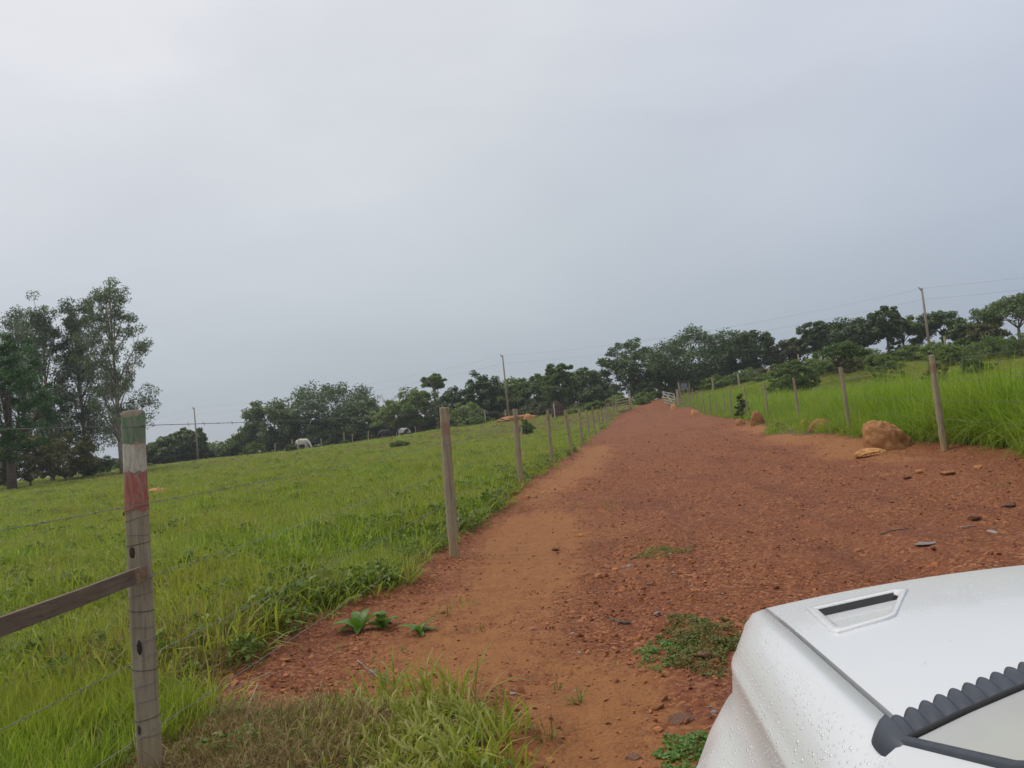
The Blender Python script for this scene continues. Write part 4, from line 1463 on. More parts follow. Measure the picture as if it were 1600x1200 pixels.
TG = 'trees of the far woods'
T = [
 # left-hand stand
 ('eucalyptus_tree', 168, 444, 104, 78, 'euc', 'leaf_euc', 'tallest eucalyptus at the right edge of the left stand', 'bark_pale', dict(low=.22, dens=1.05)),
 ('eucalyptus_tree', 116, 470, 80, 82, 'euc', 'leaf_euc', 'second tall eucalyptus, just left of the tallest one', 'bark_pale', dict(low=.2, dens=1.1)),
 ('eucalyptus_tree', 62, 476, 84, 80, 'euc', 'leaf_euc', 'broad eucalyptus third from the right of the left stand', 'bark_pale', dict(low=.2, dens=1.1)),
 ('eucalyptus_tree', 28, 487, 54, 86, 'euc', 'leaf_euc', 'thin sparse eucalyptus top poking out at the far left', 'bark_pale', dict(low=.35, dens=.45)),
 ('eucalyptus_tree', -30, 505, 100, 84, 'euc', 'leaf_euc', 'eucalyptus cut off by the left edge of the picture', 'bark_pale', dict(low=.2)),
 ('broadleaf_tree', 2, 522, 126, 62, 'round', 'leaf_green', 'bright deep green broadleaf tree in front of the eucalyptus', 'bark', dict(low=.18, dens=2.0)),
 ('broadleaf_tree', 98, 668, 90, 74, 'bush', 'leaf_olive', 'olive bushy tree under the eucalyptus trunks', 'bark', dict(low=.05, dens=1.4)),
 ('broadleaf_tree', 42, 672, 90, 70, 'bush', 'leaf_olive', 'yellowish olive bush left of the eucalyptus trunks', 'bark', dict(low=.05, dens=1.4)),
 ('broadleaf_tree', -14, 690, 90, 66, 'bush', 'leaf_olive', 'dark olive bush at the left edge of the pasture', 'bark', dict(low=.04, dens=1.4)),
 ('broadleaf_tree', 130, 704, 70, 80, 'bush', 'leaf_mid', 'low green bush at the foot of the tall eucalyptus', 'bark', dict(low=.04)),
 ('broadleaf_tree', 190, 716, 70, 118, 'bush', 'leaf_mid', 'low distant bush behind the painted post', 'bark', dict(low=.04)),
 ('broadleaf_tree', 288, 668, 62, 126, 'round', 'leaf_dark', 'dark round tree just left of the far left utility pole', 'bark', dict(low=.1, dens=1.3)),
 ('broadleaf_tree', 250, 684, 62, 124, 'round', 'leaf_dark', 'smaller round tree right of the painted post', 'bark', dict(low=.08)),
 ('broadleaf_tree', 325, 692, 66, 138, 'bush', 'leaf_mid', 'low tree just right of the far left utility pole', 'bark', dict(low=.04)),
 # wood behind the pasture
 ('broadleaf_tree', 374, 676, 56, 126, 'open', 'leaf_mid', 'small open tree at the left end of the pasture wood', 'bark', dict(low=.1)),
 ('broadleaf_tree', 422, 621, 96, 128, 'round', 'leaf_dark', 'greyish dark tree left of the biggest pasture wood tree', 'bark', dict(low=.1, dens=1.25)),
 ('broadleaf_tree', 508, 597, 146, 132, 'round', 'leaf_dark', 'biggest spreading tree of the pasture wood, sky through its crown', 'bark', dict(low=.22, fork=.3, dens=1.1)),
 ('broadleaf_tree', 558, 622, 84, 129, 'round', 'leaf_dark', 'dark tree at the right shoulder of the biggest pasture tree', 'bark', dict(low=.1, dens=1.2)),
 ('broadleaf_tree', 480, 655, 90, 127, 'bush', 'leaf_dark', 'dark low thicket beneath the biggest pasture tree', 'bark', dict(low=.03, dens=1.2)),
 ('broadleaf_tree', 390, 668, 66, 128, 'bush', 'leaf_dark', 'dark low thicket at the left of the pasture wood', 'bark', dict(low=.03)),
 ('broadleaf_tree', 545, 660, 70, 126, 'bush', 'leaf_mid', 'green low thicket behind the black cow', 'bark', dict(low=.03)),
 ('dead_tree', 598, 598, 60, 130, 'dead', None, 'bare pale branches of a dead tree above the wood', 'bark_pale', {}),
 ('broadleaf_tree', 612, 626, 66, 124, 'open', 'leaf_light', 'light green loose tree below the bare branches', 'bark', dict(low=.12, dens=1.3)),
 ('broadleaf_tree', 648, 606, 72, 122, 'open', 'leaf_light', 'light green tree with reddish trunk beside the spotted cow', 'bark_red', dict(low=.22, dens=1.2, fork=.35)),
 ('broadleaf_tree', 676, 584, 34, 124, 'open', 'leaf_light', 'slender tree with a small tuft on top, left of the second fence post', 'bark_pale', dict(low=.72, dens=.8, fork=.7)),
 ('broadleaf_tree', 706, 606, 66, 118, 'round', 'leaf_dark', 'dark tree directly behind the second fence post', 'bark', dict(low=.1)),
 ('broadleaf_tree', 746, 580, 64, 116, 'open', 'leaf_dark', 'dark open tree between second fence post and middle pole', 'bark', dict(low=.15, dens=1.4)),
 ('broadleaf_tree', 728, 628, 70, 112, 'bush', 'leaf_mid', 'low bushy tree right of the second fence post', 'bark', dict(low=.03)),
 ('broadleaf_tree', 792, 592, 84, 118, 'round', 'leaf_mid', 'mid green tree directly behind the middle utility pole', 'bark', dict(low=.08, dens=1.2)),
 ('broadleaf_tree', 832, 586, 64, 118, 'round', 'leaf_mid', 'mid green tree right of the middle utility pole', 'bark', dict(low=.08, dens=1.2)),
 ('broadleaf_tree', 868, 568, 58, 104, 'round', 'leaf_mid', 'tree with brownish lower crown above the dark earth mound', 'bark', dict(low=.25, fork=.25, dens=1.1)),
 ('broadleaf_tree', 915, 574, 66, 116, 'round', 'leaf_dark', 'dark round tree right of the one above the mound', 'bark', dict(low=.08, dens=1.2)),
 ('broadleaf_tree', 944, 604, 50, 118, 'bush', 'leaf_mid', 'low tree filling the gap left of the gate trees', 'bark', dict(low=.03)),
 ('broadleaf_tree', 836, 628, 80, 110, 'bush', 'leaf_olive', 'brownish low thicket left of the dark earth mound', 'bark', dict(low=.03)),
 # by the gates
 ('broadleaf_tree', 984, 530, 96, 108, 'round', 'leaf_dark', 'tall leaning tree at the left of the gate trees', 'bark', dict(low=.12, dens=1.25)),
 ('broadleaf_tree', 1080, 511, 150, 102, 'round', 'leaf_dark', 'largest spreading tree with pale limbs above the gates', 'bark_pale', dict(low=.14, fork=.3, dens=1.35)),
 ('broadleaf_tree', 1162, 514, 78, 104, 'round', 'leaf_dark', 'dense dark round tree right of the largest gate tree', 'bark', dict(low=.18, dens=1.35)),
 ('broadleaf_tree', 1040, 570, 84, 104, 'bush', 'leaf_dark', 'dark shady thicket behind the white gate', 'bark', dict(low=.02, dens=1.5)),
 ('broadleaf_tree', 1104, 568, 90, 106, 'bush', 'leaf_dark', 'dark shady thicket behind the grey cabinet', 'bark', dict(low=.12, dens=1.3)),
 ('broadleaf_tree', 1226, 530, 66, 104, 'open', 'leaf_olive', 'greyish thin tree in the dip right of the gate trees', 'bark_pale', dict(low=.08, dens=1.1)),
 # right-hand hill
 ('broadleaf_tree', 1278, 502, 66, 94, 'round', 'leaf_dark', 'dark tree at the left end of the hilltop row', 'bark', dict(low=.32, fork=.38, dens=1.2)),
 ('broadleaf_tree', 1332, 497, 98, 92, 'round', 'leaf_dark', 'dark spreading tree second in the hilltop row', 'bark', dict(low=.32, fork=.38, dens=1.2)),
 ('broadleaf_tree', 1380, 479, 54, 88, 'round', 'leaf_dark', 'tallest narrow dark tree of the hilltop row', 'bark', dict(low=.32, fork=.38, dens=1.3)),
 ('broadleaf_tree', 1406, 494, 60, 90, 'open', 'leaf_mid', 'loose tree just left of the right utility pole', 'bark', dict(low=.1, dens=1.3)),
 ('broadleaf_tree', 1466, 487, 74, 88, 'open', 'leaf_dark', 'loose feathery tree just right of the right utility pole', 'bark', dict(low=.32, fork=.38, dens=1.4)),
 ('broadleaf_tree', 1506, 501, 50, 84, 'round', 'leaf_dark', 'small dark tree between feathery tree and rightmost tree', 'bark', dict(low=.12)),
 ('broadleaf_tree', 1534, 504, 54, 82, 'round', 'leaf_olive', 'brownish tree just left of the rightmost tree', 'bark', dict(low=.1)),
 ('broadleaf_tree', 1584, 462, 108, 74, 'flat', 'leaf_dark', 'big tree at the right edge of the picture', 'bark_pale', dict(low=.25, fork=.35, dens=1.2)),
 ('broadleaf_tree', 1310, 535, 64, 62, 'flat', 'leaf_mid', 'small umbrella-shaped tree above the second right-hand fence post', 'bark', dict(low=.4, fork=.4, dens=1.2, lsz=.16)),
 ('broadleaf_tree', 1242, 562, 62, 56, 'round', 'leaf_mid', 'small round tree above the third right-hand fence post', 'bark', dict(low=.2, dens=1.1, lsz=.15)),
]
for i, (nm, px_, top, wpx, d, kind, leaf, lb, bark, kw) in enumerate(T):
    tree(nm, px_, top, wpx, d, kind, leaf, lb, 500 + i, bark, group=TG, **kw)

# shrubs: each a plant of its own
SG = 'shrubs on the verges and the hill'
SH = [(1010, 612, 40, 100, 'leaf_light', 'light green shrub at the left foot of the gate trees'), (966, 618, 44, 98, 'leaf_light', 'light green shrub behind the wooden gate'), (930, 626, 36, 96, 'leaf_mid', 'green shrub behind the far left fence posts'),
      (1036, 604, 26, 100, 'leaf_olive', 'olive shrub left of the white gate'), (1120, 585, 44, 92, 'leaf_light', 'pale shrub right of the grey cabinet'), (1160, 580, 44, 90, 'leaf_mid', 'green shrub under the dense round tree'),
      (1195, 573, 40, 86, 'leaf_olive', 'olive shrub at the left end of the hill fence'), (1155, 610, 22, 43, 'leaf_dark', 'small dark bush between the fourth and fifth right-hand fence posts'), (1385, 562, 44, 40, 'leaf_mid', 'upright green shrub in the tall grass left of the right pole'),
      (1345, 545, 70, 72, 'leaf_mid', 'broad shrub on the hill right of the umbrella tree'), (1425, 538, 60, 70, 'leaf_mid', 'shrub on the hill just left of the right utility pole'), (1490, 536, 74, 64, 'leaf_light', 'light green shrub right of the right utility pole'),
      (1545, 523, 74, 60, 'leaf_mid', 'green shrub on the hill under the brownish tree'), (1595, 520, 60, 56, 'leaf_mid', 'green shrub at the right edge of the hill'), (1275, 555, 52, 80, 'leaf_mid', 'green shrub at the foot of the hilltop row'),
      (1520, 548, 50, 48, 'leaf_mid', 'low shrub in front of the hill fence at the right'), (1460, 566, 40, 44, 'leaf_olive', 'olive shrub behind the tall grass by the right pole'), (1215, 585, 44, 62, 'leaf_mid', 'low dark shrub behind the fourth right-hand post'),
      (740, 648, 40, 100, 'leaf_mid', 'round green shrub left of the middle utility pole'), (700, 652, 30, 104, 'leaf_mid', 'green shrub behind the second fence post'), (905, 636, 40, 96, 'leaf_light', 'light shrub right of the dark earth mound'),
      (455, 694, 18, 92, 'leaf_mid', 'small sapling in the pasture below the white cow'), (538, 690, 10, 100, 'leaf_mid', 'tiny sapling between the white and the black cow'), (624, 697, 26, 70, 'leaf_mid', 'low weed clump in the pasture below the spotted cow'),
      (395, 690, 30, 116, 'leaf_light', 'pale shrub at the left foot of the pasture wood'), (820, 656, 26, 70, 'leaf_light', 'small light weed clump right of the pair of short posts'), (690, 655, 20, 110, 'leaf_olive', 'olive shrub at the right of the spotted cow'), (1000, 622, 30, 93, 'leaf_mid', 'leafy shrub beyond the end of the road'),
      (1050, 612, 24, 96, 'leaf_dark', 'dark shrub just behind the white gate'), (220, 735, 46, 100, 'leaf_olive', 'brown-green shrub low behind the painted post')]
for i, (px_, top, wpx, d, leaf, lb) in enumerate(SH):
    tree('shrub', px_, top, wpx, d, 'bush', leaf, lb, 700 + i, group=SG, cat='shrub', low=.02, lsz=max(.07, .0019 * d), hmin=.5)

ru = random.Random(31)
ORD = 'first second third fourth fifth sixth seventh eighth ninth tenth eleventh twelfth thirteenth fourteenth fifteenth sixteenth seventeenth eighteenth nineteenth'.split()
TENS = {20: 'twentieth', 30: 'thirtieth'}
def ordinal(n): return ORD[n - 1] if n < 20 else TENS.get(n) or {2: 'twenty', 3: 'thirty'}[n // 10] + '-' + ORD[n % 10 - 1]
LOOK = {'leaf_dark': 'dark green', 'leaf_mid': 'mid green', 'leaf_olive': 'olive', 'leaf_light': 'light green'}
for i in range(38):
    px_ = 210 + i * 20 + ru.uniform(-6, 6)
    hor = 660 - (px_ - 800) * .105
    d = np.interp(px_, [210, 365, 560, 800, 960], [132, 132, 132, 119, 112]) + ru.uniform(-4, 3)
    lf_ = ru.choice(['leaf_dark', 'leaf_dark', 'leaf_mid', 'leaf_olive'])
    tree('shrub', px_, hor - ru.uniform(16, 40) * (.45 if px_ < 370 else 1), ru.uniform(34, 58), d, 'bush', lf_, '%s undergrowth shrub, %s from the left along the foot of the pasture wood' % (LOOK[lf_], ordinal(i + 1)), 760 + i, group='undergrowth of the pasture wood', cat='shrub', low=.01, hmin=1.0)
for i in range(24):
    px_ = 1085 + i * 22 + ru.uniform(-6, 6)
    d = np.interp(px_, [1085, 1240, 1400, 1620], [99, 88, 80, 68]) - ru.choice([0, 4, 9, 16]) * (px_ > 1180)
    P_ = at(px_, 600, d); z_ = gz(P_[0], P_[1])
    v_ = np.array([P_[0], P_[1], z_ + ru.uniform(.7, 1.7)]) - EYEP
    lf_ = ru.choice(['leaf_mid', 'leaf_light', 'leaf_olive', 'leaf_light', 'leaf_mid'])
    tree('shrub', px_, 600 - FPX * (v_ @ UP) / (v_ @ FW), ru.uniform(30, 56), d, 'bush', lf_, 'low %s shrub, %s from the left in the rough growth across the right-hand hill' % (LOOK[lf_], ordinal(i + 1)), 800 + i, group='rough growth of the right-hand hill', cat='shrub', low=.01, lsz=.0019 * d + .02, hmin=.8)

# ------------------------------------------------------------------ cattle
def cow(px_, py_, d, L, head, mat, label, heading, horns=False):
    """a grazing or standing cow: one skinned body; x forwards in its own frame"""
    p = at(px_, py_, d)
    base = Vector((p[0], p[1], gz(p[0], p[1])))
    k = L / 2.1
    V_ = [(-.85, 0, 1.18), (-.55, 0, 1.12), (-.1, 0, 1.02), (.35, 0, 1.06), (.62, 0, 1.12)]
    Rr = [(.20, .22), (.30, .36), (.34, .42), (.32, .40), (.25, .33)]
    E_ = [(0, 1), (1, 2), (2, 3), (3, 4)]
    if head == 'down':
        nk = [(.88, 0, .92, .17, .21), (1.06, 0, .62, .13, .16), (1.16, .0, .38, .12, .13), (1.30, 0, .16, .085, .09)]
    else:
        nk = [(.86, 0, 1.22, .17, .21), (1.05, 0, 1.42, .13, .16), (1.22, 0, 1.44, .12, .13), (1.46, 0, 1.30, .085, .09)]
    last = 4
    for x, y, z, a, b2 in nk:
        V_.append((x, y, z)); Rr.append((a, b2)); E_.append((last, len(V_) - 1)); last = len(V_) - 1
    for sx, att, xs in ((-.62, 1, -1), (.48, 3, 1)):
        for sy in (-1, 1):
            sh = .06 * sy * xs
            chn = ([(sx - .05, .17 * sy, .82, .14), (sx - .02 + sh, .18 * sy, .58, .09), (sx - .14 + sh, .18 * sy, .40, .065), (sx - .10 + sh, .18 * sy, .10, .055), (sx - .06 + sh, .18 * sy, .02, .065)] if xs < 0 else
                   [(sx + .02, .17 * sy, .80, .12), (sx + .02 + sh, .17 * sy, .48, .07), (sx + .01 + sh, .17 * sy, .42, .07), (sx + .02 + sh, .17 * sy, .10, .05), (sx + .05 + sh, .17 * sy, .02, .06)])
            last = att
            for x, y, z, q in chn:
                V_.append((x, y, z)); Rr.append((q, q)); E_.append((last, len(V_) - 1)); last = len(V_) - 1
    last = 0
    for x, z in ((-1.02, 1.12), (-1.06, .8), (-1.07, .5), (-1.08, .35)):
        V_.append((x, 0, z)); Rr.append((.035, .035) if z > .4 else (.05, .05)); E_.append((last, len(V_) - 1)); last = len(V_) - 1
    me = bpy.data.meshes.new('body')
    me.from_pydata([tuple(c * k for c in v) for v in V_], E_, [])
    root = tag(empty('cow', base, heading), label, 'cow', 'cattle grazing in the pasture')
    o = link('body', me, root)
    me.materials.append(mat)
    sm = o.modifiers.new('skin', 'SKIN')
    if not me.skin_vertices:
        me.skin_vertices.new()
    for v, (a, b2) in zip(me.skin_vertices[0].data, Rr):
        v.radius = (a * k, b2 * k)
    me.skin_vertices[0].data[2].use_root = True
    sm.use_smooth_shade = True
    su = o.modifiers.new('smooth', 'SUBSURF'); su.levels = 2; su.render_levels = 2
    hx, hz = (nk[2][0], nk[2][2])
    for sy in (-1, 1):
        b = MB()
        b.grid([[((hx - .06 - .05 * t + .03 * s) * k, sy * (.09 + .20 * t) * k, (hz + .06 - .05 * t + (.05 * (1 - t) + .02) * s) * k) for s in (-1, -.4, .4, 1)] for t in (0, .3, .7, 1)])
        b.build('ear', mat, root)
    return root


m, t, b = newmat('cream_hide'); n = noise(t, objco(t), 2.5, 4)
t.links.new(mixc(t, n, (.50, .46, .39), (.66, .62, .54)), b.inputs['Base Color']); setin(b, Roughness=.8); MAT['hide_w'] = m
m, t, b = newmat('black_hide'); n = noise(t, objco(t), 2.5, 4)
t.links.new(mixc(t, n, (.012, .012, .016), (.03, .03, .036)), b.inputs['Base Color']); setin(b, Roughness=.6); MAT['hide_b'] = m
m, t, b = newmat('spotted_hide'); n = noise(t, objco(t), 1.15, 2, .4, .6)
t.links.new(ramp(t, n, [(.49, (.55, .52, .48)), (.515, (.018, .018, .022))]), b.inputs['Base Color']); setin(b, Roughness=.7); MAT['hide_s'] = m
cow(474, 704, 101, 2.15, 'down', MAT['hide_w'], 'cream white cow grazing in the pasture, facing right', rad(-14))
cow(602, 688, 113, 2.1, 'down', MAT['hide_b'], 'black cow with lowered head in front of the wood', rad(180 + 25))
cow(631, 684, 116, 2.1, 'down', MAT['hide_s'], 'black and white spotted cow near the reddish tree trunk', rad(-8))

# ------------------------------------------------------------------ earth mounds, stones, sticks
def mound(px_, py_, d, wpx, hpx, label, seed, mat='mound', name='termite_mound', skew=0, cat='mound'):
    p = ground_at(px_, py_) if d is None else gp(px_, d)
    dd = (np.array(p) - EYEP) @ FW
    w, h = wpx / FPX * dd, hpx / FPX * dd
    r = np.random.default_rng(seed)
    bm = bmesh.new()
    bmesh.ops.create_icosphere(bm, subdivisions=5, radius=1)
    ph = r.uniform(0, 100, 2)
    for v in bm.verts:
        c = np.array(v.co)
        a = math.atan2(c[1], c[0])
        nse = float(fbm(np.array([c[0] * 1.0 + ph[0]]), np.array([c[2] * 1.0 + c[1] + ph[1]]), 1.5, 3, seed)[0])
        ns2 = float(fbm(np.array([c[0] + ph[1] + c[1] * .7]), np.array([c[2] - c[1] + ph[0]]), 4.5, 3, seed + 5)[0])
        k = 1 + .34 * (.5 - abs(nse) * 1.4) * .6 + .14 * nse + .12 * (.35 - abs(ns2)) + .07 * float(fbm(np.array([c[0] * 3 + c[1]]), np.array([c[2] * 3 - c[1]]), 4.0, 2, seed + 9)[0])
        z = c[2]
        zz = (abs(z) ** .8) * (1 if z > 0 else -.4)
        v.co = (c[0] * k * w * .5 + skew * w * max(0, zz), c[1] * k * w * .42, zz * k * h * (1 - .30 * c[0] * (1 if skew < 0 else .2)))
    me = bpy.data.meshes.new(name)
    bm.to_mesh(me); bm.free()
    me.materials.append(MAT[mat])
    me.polygons.foreach_set('use_smooth', np.ones(len(me.polygons), dtype=bool))
    o = link(name, me, None, p)
    return tag(o, label, cat, 'earth mounds along the fences')


mound(1390, 701, None, 66, 41, 'largest orange earth mound between the first two right-hand posts', 801, skew=-.12)
mound(1360, 710, None, 44, 9, 'lower crumbled heap at the left foot of the largest mound', 811)
mound(1286, 672, None, 38, 17, 'low orange earth mound between the second and third right-hand posts', 802)
mound(1259, 668, None, 17, 13, 'small brown mound at the foot of the third right-hand post', 803)
mound(1184, 664, None, 20, 20, 'upright reddish mound just left of the fourth right-hand post', 804)
mound(1156, 664, None, 14, 9, 'small pale mound left of the upright reddish one', 805)
mound(1085, 650, None, 10, 9, 'small orange mound far along the right-hand fence', 806)
mound(1053, 638, 79, 9, 8, 'small orange mound at the foot of the white gate post', 807)
mound(824, 656, 92, 13, 11, 'round orange mound in the pasture right of the middle pole', 808)
mound(806, 654, 100, 60, 6, 'long low bank of orange earth behind the pasture', 809)
mound(245, 772, None, 34, 9, 'low orange mound in the grass just right of the painted post', 810)
mound(871, 656, 92, 18, 24, 'dark brown pointed mound under the tree in the pasture', 812, 'mound_dark')


def stone(px_, py_, wpx, mat, label, seed, flat=.6, name='stone', group='loose stones on the road', lift=.25):
    p = ground_at(px_, py_)
    d = (np.array(p) - EYEP) @ FW
    w = wpx / FPX * d * .5
    me = rock_mesh(name, seed, MAT[mat], 3, flat, .5)
    o = link(name, me, None, p + Vector((0, 0, w * flat * lift)), (random.uniform(-.2, .2), random.uniform(-.2, .2), random.uniform(0, 6)), w)
    return tag(o, label, 'stone', group)


ST = [(788, 779, 15, 'stone_orange', 'leftmost orange stone at the foot of the third left-hand post', .75), (803, 773, 17, 'stone_orange', 'biggest orange stone at the foot of the third left-hand post', .85), (824, 779, 13, 'stone_orange', 'round orange stone right of the third left-hand post foot', .8), (837, 778, 11, 'stone_brown', 'reddish stone rightmost of those by the third left-hand post', .6), (850, 771, 12, 'stone_orange', 'flat pale stone on the track right of the third left-hand post', .4),
      (1523, 811, 28, 'stone_brown', 'dark brown angular stone on the road above the bonnet', .5), (1577, 791, 24, 'stone_brown', 'dark flat stone near the right edge of the road', .35), (1448, 850, 30, 'stone_grey', 'dark flat slab of stone just beyond the bonnet', .2), (1459, 858, 14, 'stone_brown', 'small brown stone touching the dark flat slab', .5), (1551, 832, 20, 'stone_grey', 'grey flat stone in front of the dark brown one', .25),
      (908, 838, 14, 'stone_orange', 'orange stone on the sandy edge of the left track', .7), (868, 859, 12, 'stone_brown', 'dark stone at the rim of the sandy track', .6), (980, 886, 18, 'stone_grey', 'grey flat stone in the middle of the road', .25), (962, 891, 14, 'stone_orange', 'yellowish stone left of the grey flat one', .6), (1082, 878, 13, 'stone_orange', 'orange stone beside the grey-green grass patch', .7), (934, 901, 17, 'stone_orange', 'orange stone below the yellowish one', .5), (990, 873, 14, 'stone_brown', 'brown stone left of the grey-green grass patch', .5),
      (1066, 1004, 22, 'stone_brown', 'upper brown stone in the creeping weed mat', .5), (1077, 1016, 22, 'stone_brown', 'middle brown stone in the creeping weed mat', .5), (1102, 1026, 26, 'stone_brown', 'lower flat brown stone at the edge of the weed mat', .4), (1128, 1014, 16, 'stone_brown', 'small stone between the weed mat and the wing', .5), (1027, 1106, 26, 'stone_orange', 'orange brown stone left of the wing', .55), (1066, 1124, 40, 'stone_brown', 'flat reddish slab left of the wing', .28), (1116, 1114, 14, 'stone_grey', 'small dark stone touching the wing outline', .6), (990, 1186, 34, 'stone_brown', 'reddish stone at the bottom edge of the picture', .4), (1028, 1140, 16, 'stone_orange', 'small orange stone above the clover patch', .5), (858, 1188, 24, 'stone_orange', 'pale orange stone at the bottom of the sandy ground', .3),
      (676, 1055, 10, 'stone_orange', 'bright orange pebble on bare earth right of the yellow grass', .8), (584, 1050, 17, 'stone_grey', 'grey chip above the yellow grass patch', .3), (445, 1032, 22, 'stone_orange', 'pale orange clod below the fence wire', .35), (1050, 640, 6, 'stone_orange', 'small pale stone at the gate', .7), (1437, 738, 20, 'stone_orange', 'left crumbly earth clod in front of the nearest right-hand post', .4), (1482, 741, 24, 'stone_orange', 'middle crumbly earth clod in front of the nearest right-hand post', .4), (1528, 731, 17, 'stone_orange', 'right crumbly earth clod in front of the nearest right-hand post', .5), (1417, 747, 16, 'stone_brown', 'brown chip left of the crumbly earth clods', .4), (1340, 860, 14, 'stone_orange', 'orange stone on the road above the bonnet vent', .5), (820, 905, 12, 'stone_orange', 'small stone on the sandy track', .4)]
for i, (x, y, w, mt, lb, fl) in enumerate(ST):
    stone(x, y, w, mt, lb, 900 + i, fl)


def stick(pts_px, r, mat, label, lift=.012, group='dry sticks on the ground'):
    P = []
    for x, y, *z in pts_px:
        p = ground_at(x, y)
        P.append(p + Vector((0, 0, lift + (z[0] if z else 0))))
    Q = []
    for a, c in zip(P[:-1], P[1:]):
        for k in range(4):
            Q.append(a.lerp(c, k / 4) + Vector((random.gauss(0, r), random.gauss(0, r), random.gauss(0, r * .5))))
    Q.append(P[-1])
    b = MB().tube(Q, [r * (1.1 - .6 * i / len(Q)) for i in range(len(Q))], 6)
    return tag(b.build('dry_stick', MAT[mat]), label, 'stick', group)


stick([(392, 1178), (388, 1140), (392, 1110), (403, 1082)], .006, 'bark_pale', 'thin pale curved twig standing out of the brown weeds', .06)
stick([(368, 1205), (392, 1190), (418, 1172)], .02, 'bark_pale', 'thick broken pale branch at the bottom edge', .05)
stick([(1376, 836), (1400, 830), (1420, 827)], .008, 'bark', 'dark thin stick lying across the road')
stick([(560, 1035), (590, 1060), (625, 1068)], .004, 'bark_pale', 'pale dry stalk on bare earth above the yellow grass')
stick([(425, 1062), (395, 1075), (355, 1092)], .004, 'bark_pale', 'pale straw beside the lowest fence wire', .05)
stick([(956, 972), (975, 974), (985, 975)], .015, 'bark', 'short dark piece of wood in the middle of the dirt')
stick([(1503, 826), (1525, 823)], .007, 'bark_pale', 'short pale stick near the dark brown stone')

# ------------------------------------------------------------------ weeds on the bare earth
def broad_weed(px_, py_, hpx, nleaf, label, seed, mat='weed', wd=.34):
    p = ground_at(px_, py_)
    d = (np.array(p) - EYEP) @ FW
    h = hpx / FPX * d
    root = tag(empty('broadleaf_weed', p), label, 'weed', 'weeds on the bare earth')
    r = np.random.default_rng(seed)
    for k in range(nleaf):
        a = k * 2.4 + r.normal(0, .3)
        L = h * r.uniform(.75, 1.2); w = L * wd * r.uniform(.8, 1.2)
        el = r.uniform(.55, 1.25)
        rows = []
        pos = Vector((math.cos(a) * .01, math.sin(a) * .01, 0)); dr = Vector((math.cos(a), math.sin(a), 0))
        sd_ = Vector((-math.sin(a), math.cos(a), 0))
        e = el
        for s in range(7):
            t_ = s / 6
            ww = w * (.08 + .92 * math.sin(PI * min(1, t_ * .92 + .06)) ** .8) * (1 if s < 6 else .1)
            rows.append([pos - sd_ * ww / 2 + Vector((0, 0, ww * .18)), pos, pos + sd_ * ww / 2 + Vector((0, 0, ww * .18))])
            pos = pos + (dr * math.cos(e) + Vector((0, 0, 1)) * math.sin(e)) * L / 6
            e -= .22
        MB().grid(rows).build('leaf', MAT[mat], root)
    return root


broad_weed(562, 985, 46, 10, 'large broadleaf weed at the edge of the pasture grass', 41)
broad_weed(598, 982, 34, 8, 'smaller broadleaf weed right of the large one', 42)
broad_weed(656, 990, 32, 12, 'bright green rosette weed right of the two broadleaf weeds', 43, wd=.28)


def tuft(px_, py_, hpx, n, label, seed, mat='weed', spread=.03, w=.006, lean=.7):
    p = ground_at(px_, py_)
    d = (np.array(p) - EYEP) @ FW
    h = hpx / FPX * d
    me = blades('grass_tuft', MAT[mat], n, (h * .6, h * 1.15), w, spread, lean, 4, seed)
    return tag(link('grass_tuft', me, None, p), label, 'grass tuft', 'grass tufts on the bare earth')


tuft(850, 1152, 42, 26, 'nearest grass tuft on the bare earth, bottom middle', 51, spread=.06)
tuft(902, 1098, 34, 20, 'grass tuft right above the nearest one', 52)
tuft(868, 1076, 26, 12, 'thin grass tuft left above the nearest one', 53)
tuft(630, 1018, 16, 14, 'tiny grass tuft below the bright rosette weed', 54)
tuft(690, 962, 26, 22, 'grass tuft along the crack right of the rosette weed', 55, spread=.10)
tuft(722, 945, 20, 22, 'pale grass tuft left of the sandy track', 56, 'pasture', spread=.12)
tuft(952, 795, 16, 24, 'small dry green tuft on the ridge beside the track', 57, 'pasture', spread=.16)
tuft(925, 862, 10, 12, 'tiny tuft on the ridge in the middle of the picture', 58, 'pasture', spread=.06)
tuft(1575, 760, 14, 20, 'small green tuft at the right edge of the road', 59, 'weed', spread=.12)
tuft(990, 1110, 12, 8, 'tiny sprig left of the orange brown stone', 60)
tuft(530, 1015, 20, 10, 'tiny sprig on bare earth below the large broadleaf weed', 61)
tuft(905, 790, 12, 16, 'small sprig on the dark red gravel heap', 63, 'pasture', spread=.08)
tuft(1010, 842, 10, 16, 'low sprig just above the thin grass patch', 64, 'herb', spread=.10)
tuft(745, 985, 16, 12, 'lone sprig on the smooth earth right of the rosette weed', 65, 'weed', spread=.05)
tuft(960, 1040, 14, 12, 'yellowish sprig left of the creeping weed mat', 66, 'yellow', spread=.06)
tuft(700, 1180, 24, 14, 'pale blades at the tip of the yellow grass patch', 67, 'yellow', spread=.08, w=.014)
tuft(1338, 800, 14, 20, 'pale tuft in the middle of the road', 62, 'dry', spread=.2)


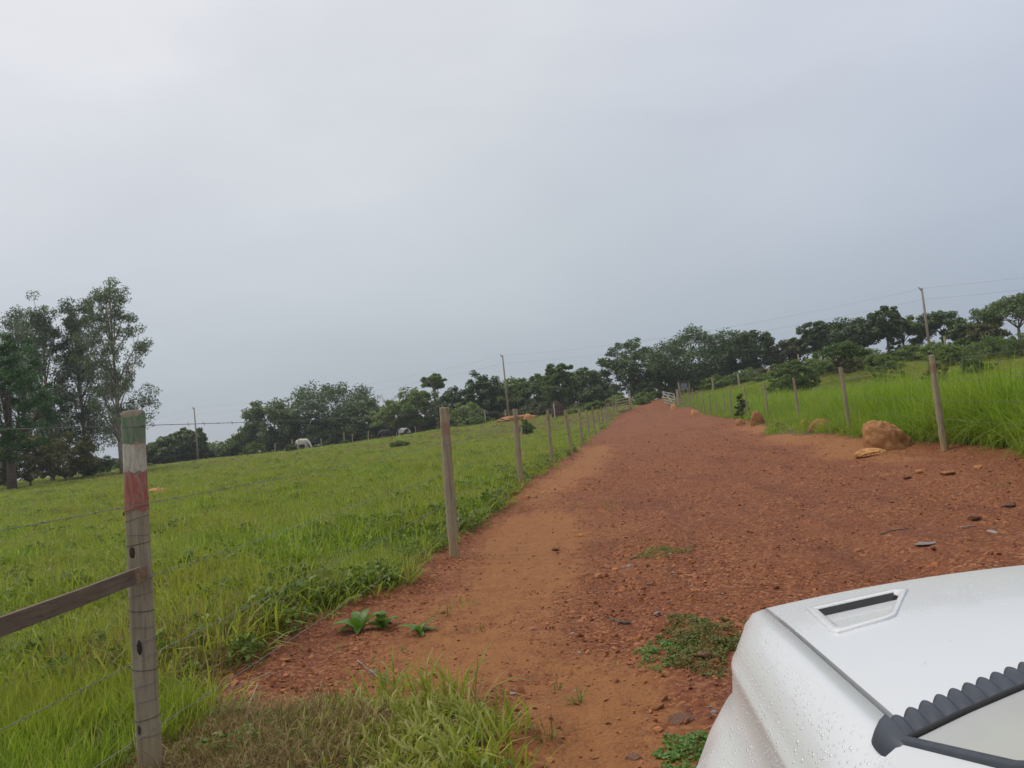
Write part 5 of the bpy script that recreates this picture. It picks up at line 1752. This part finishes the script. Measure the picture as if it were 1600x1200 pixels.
def leafmat(name, cx, cy, rx, ry, n, hmax, L, mat, label, seed, holes=.0):
    r = np.random.default_rng(seed)
    c = ground_at(cx, cy)
    e1 = ground_at(cx + rx, cy); e2 = ground_at(cx, cy - ry); e3 = ground_at(cx, cy + ry)
    ax = (Vector(e1) - Vector(c)).xy.length; ay = .5 * (Vector(e2) - Vector(e3)).xy.length
    a = r.uniform(0, 2 * PI, n); q = np.sqrt(r.uniform(size=n)) * (1 + .25 * np.sin(3 * a + 1) + .15 * np.sin(7 * a))
    X = c[0] + np.cos(a) * q * ax + .16 * (np.sin(a) * q * ay); Y = c[1] + np.sin(a) * q * ay
    k = fbm(X, Y, 9 / max(ax, .2) * .3, 3, seed) > -.25 + holes
    X, Y, q = X[k], Y[k], q[k]
    Z = ghi(X, Y) + r.uniform(.004, 1, len(X)) * hmax * (1.15 - .8 * np.minimum(q, 1))
    nn = r.normal(0, .45, (len(X), 3)); nn[:, 2] = 1
    nn /= np.linalg.norm(nn, axis=1, keepdims=True)
    v, f = leafset(np.stack([X, Y, Z], -1), nn, L, L * .7, r, .15)
    return tag(link(name, mesh(name, v, f, MAT[mat], smooth=False)), label, 'weeds', None, 'stuff')


leafmat('creeping_weed', 1105, 992, 72, 36, 7500, .045, .018, 'mat_leaf', 'mat of creeping olive weed beside the wing', 81)
leafmat('creeping_weed', 1040, 1018, 46, 20, 1800, .035, .017, 'weed', 'greener fringe of the creeping weed mat', 84, .1)
leafmat('clover_patch', 1080, 1168, 62, 28, 1000, .028, .024, 'weed', 'lush green clover-like patch at the bottom beside the wing', 82)
leafmat('thin_grass_patch', 1035, 862, 52, 9, 700, .05, .022, 'herb', 'thin grey-green grass patch in the middle of the road', 83, .1)

# ------------------------------------------------------------------ light haze filling the valley air
hm = bpy.data.materials.new('haze')
hm.use_nodes = True
ht = hm.node_tree
ht.nodes.clear()
pv = N(ht, 'ShaderNodeVolumePrincipled')
pv.inputs['Color'].default_value = (.86, .90, .95, 1)
pv.inputs['Density'].default_value = .0005
pv.inputs['Anisotropy'].default_value = 0
ho = N(ht, 'ShaderNodeOutputMaterial')
ht.links.new(pv.outputs[0], ho.inputs['Volume'])
lowest = float(TZ.min()) - 1
hb = MB().box((0, 0, (lowest + 28) / 2), (1600, 1600, (28 - lowest) / 2))
tag(hb.build('haze', hm, smooth=False), None, None, None, 'stuff')
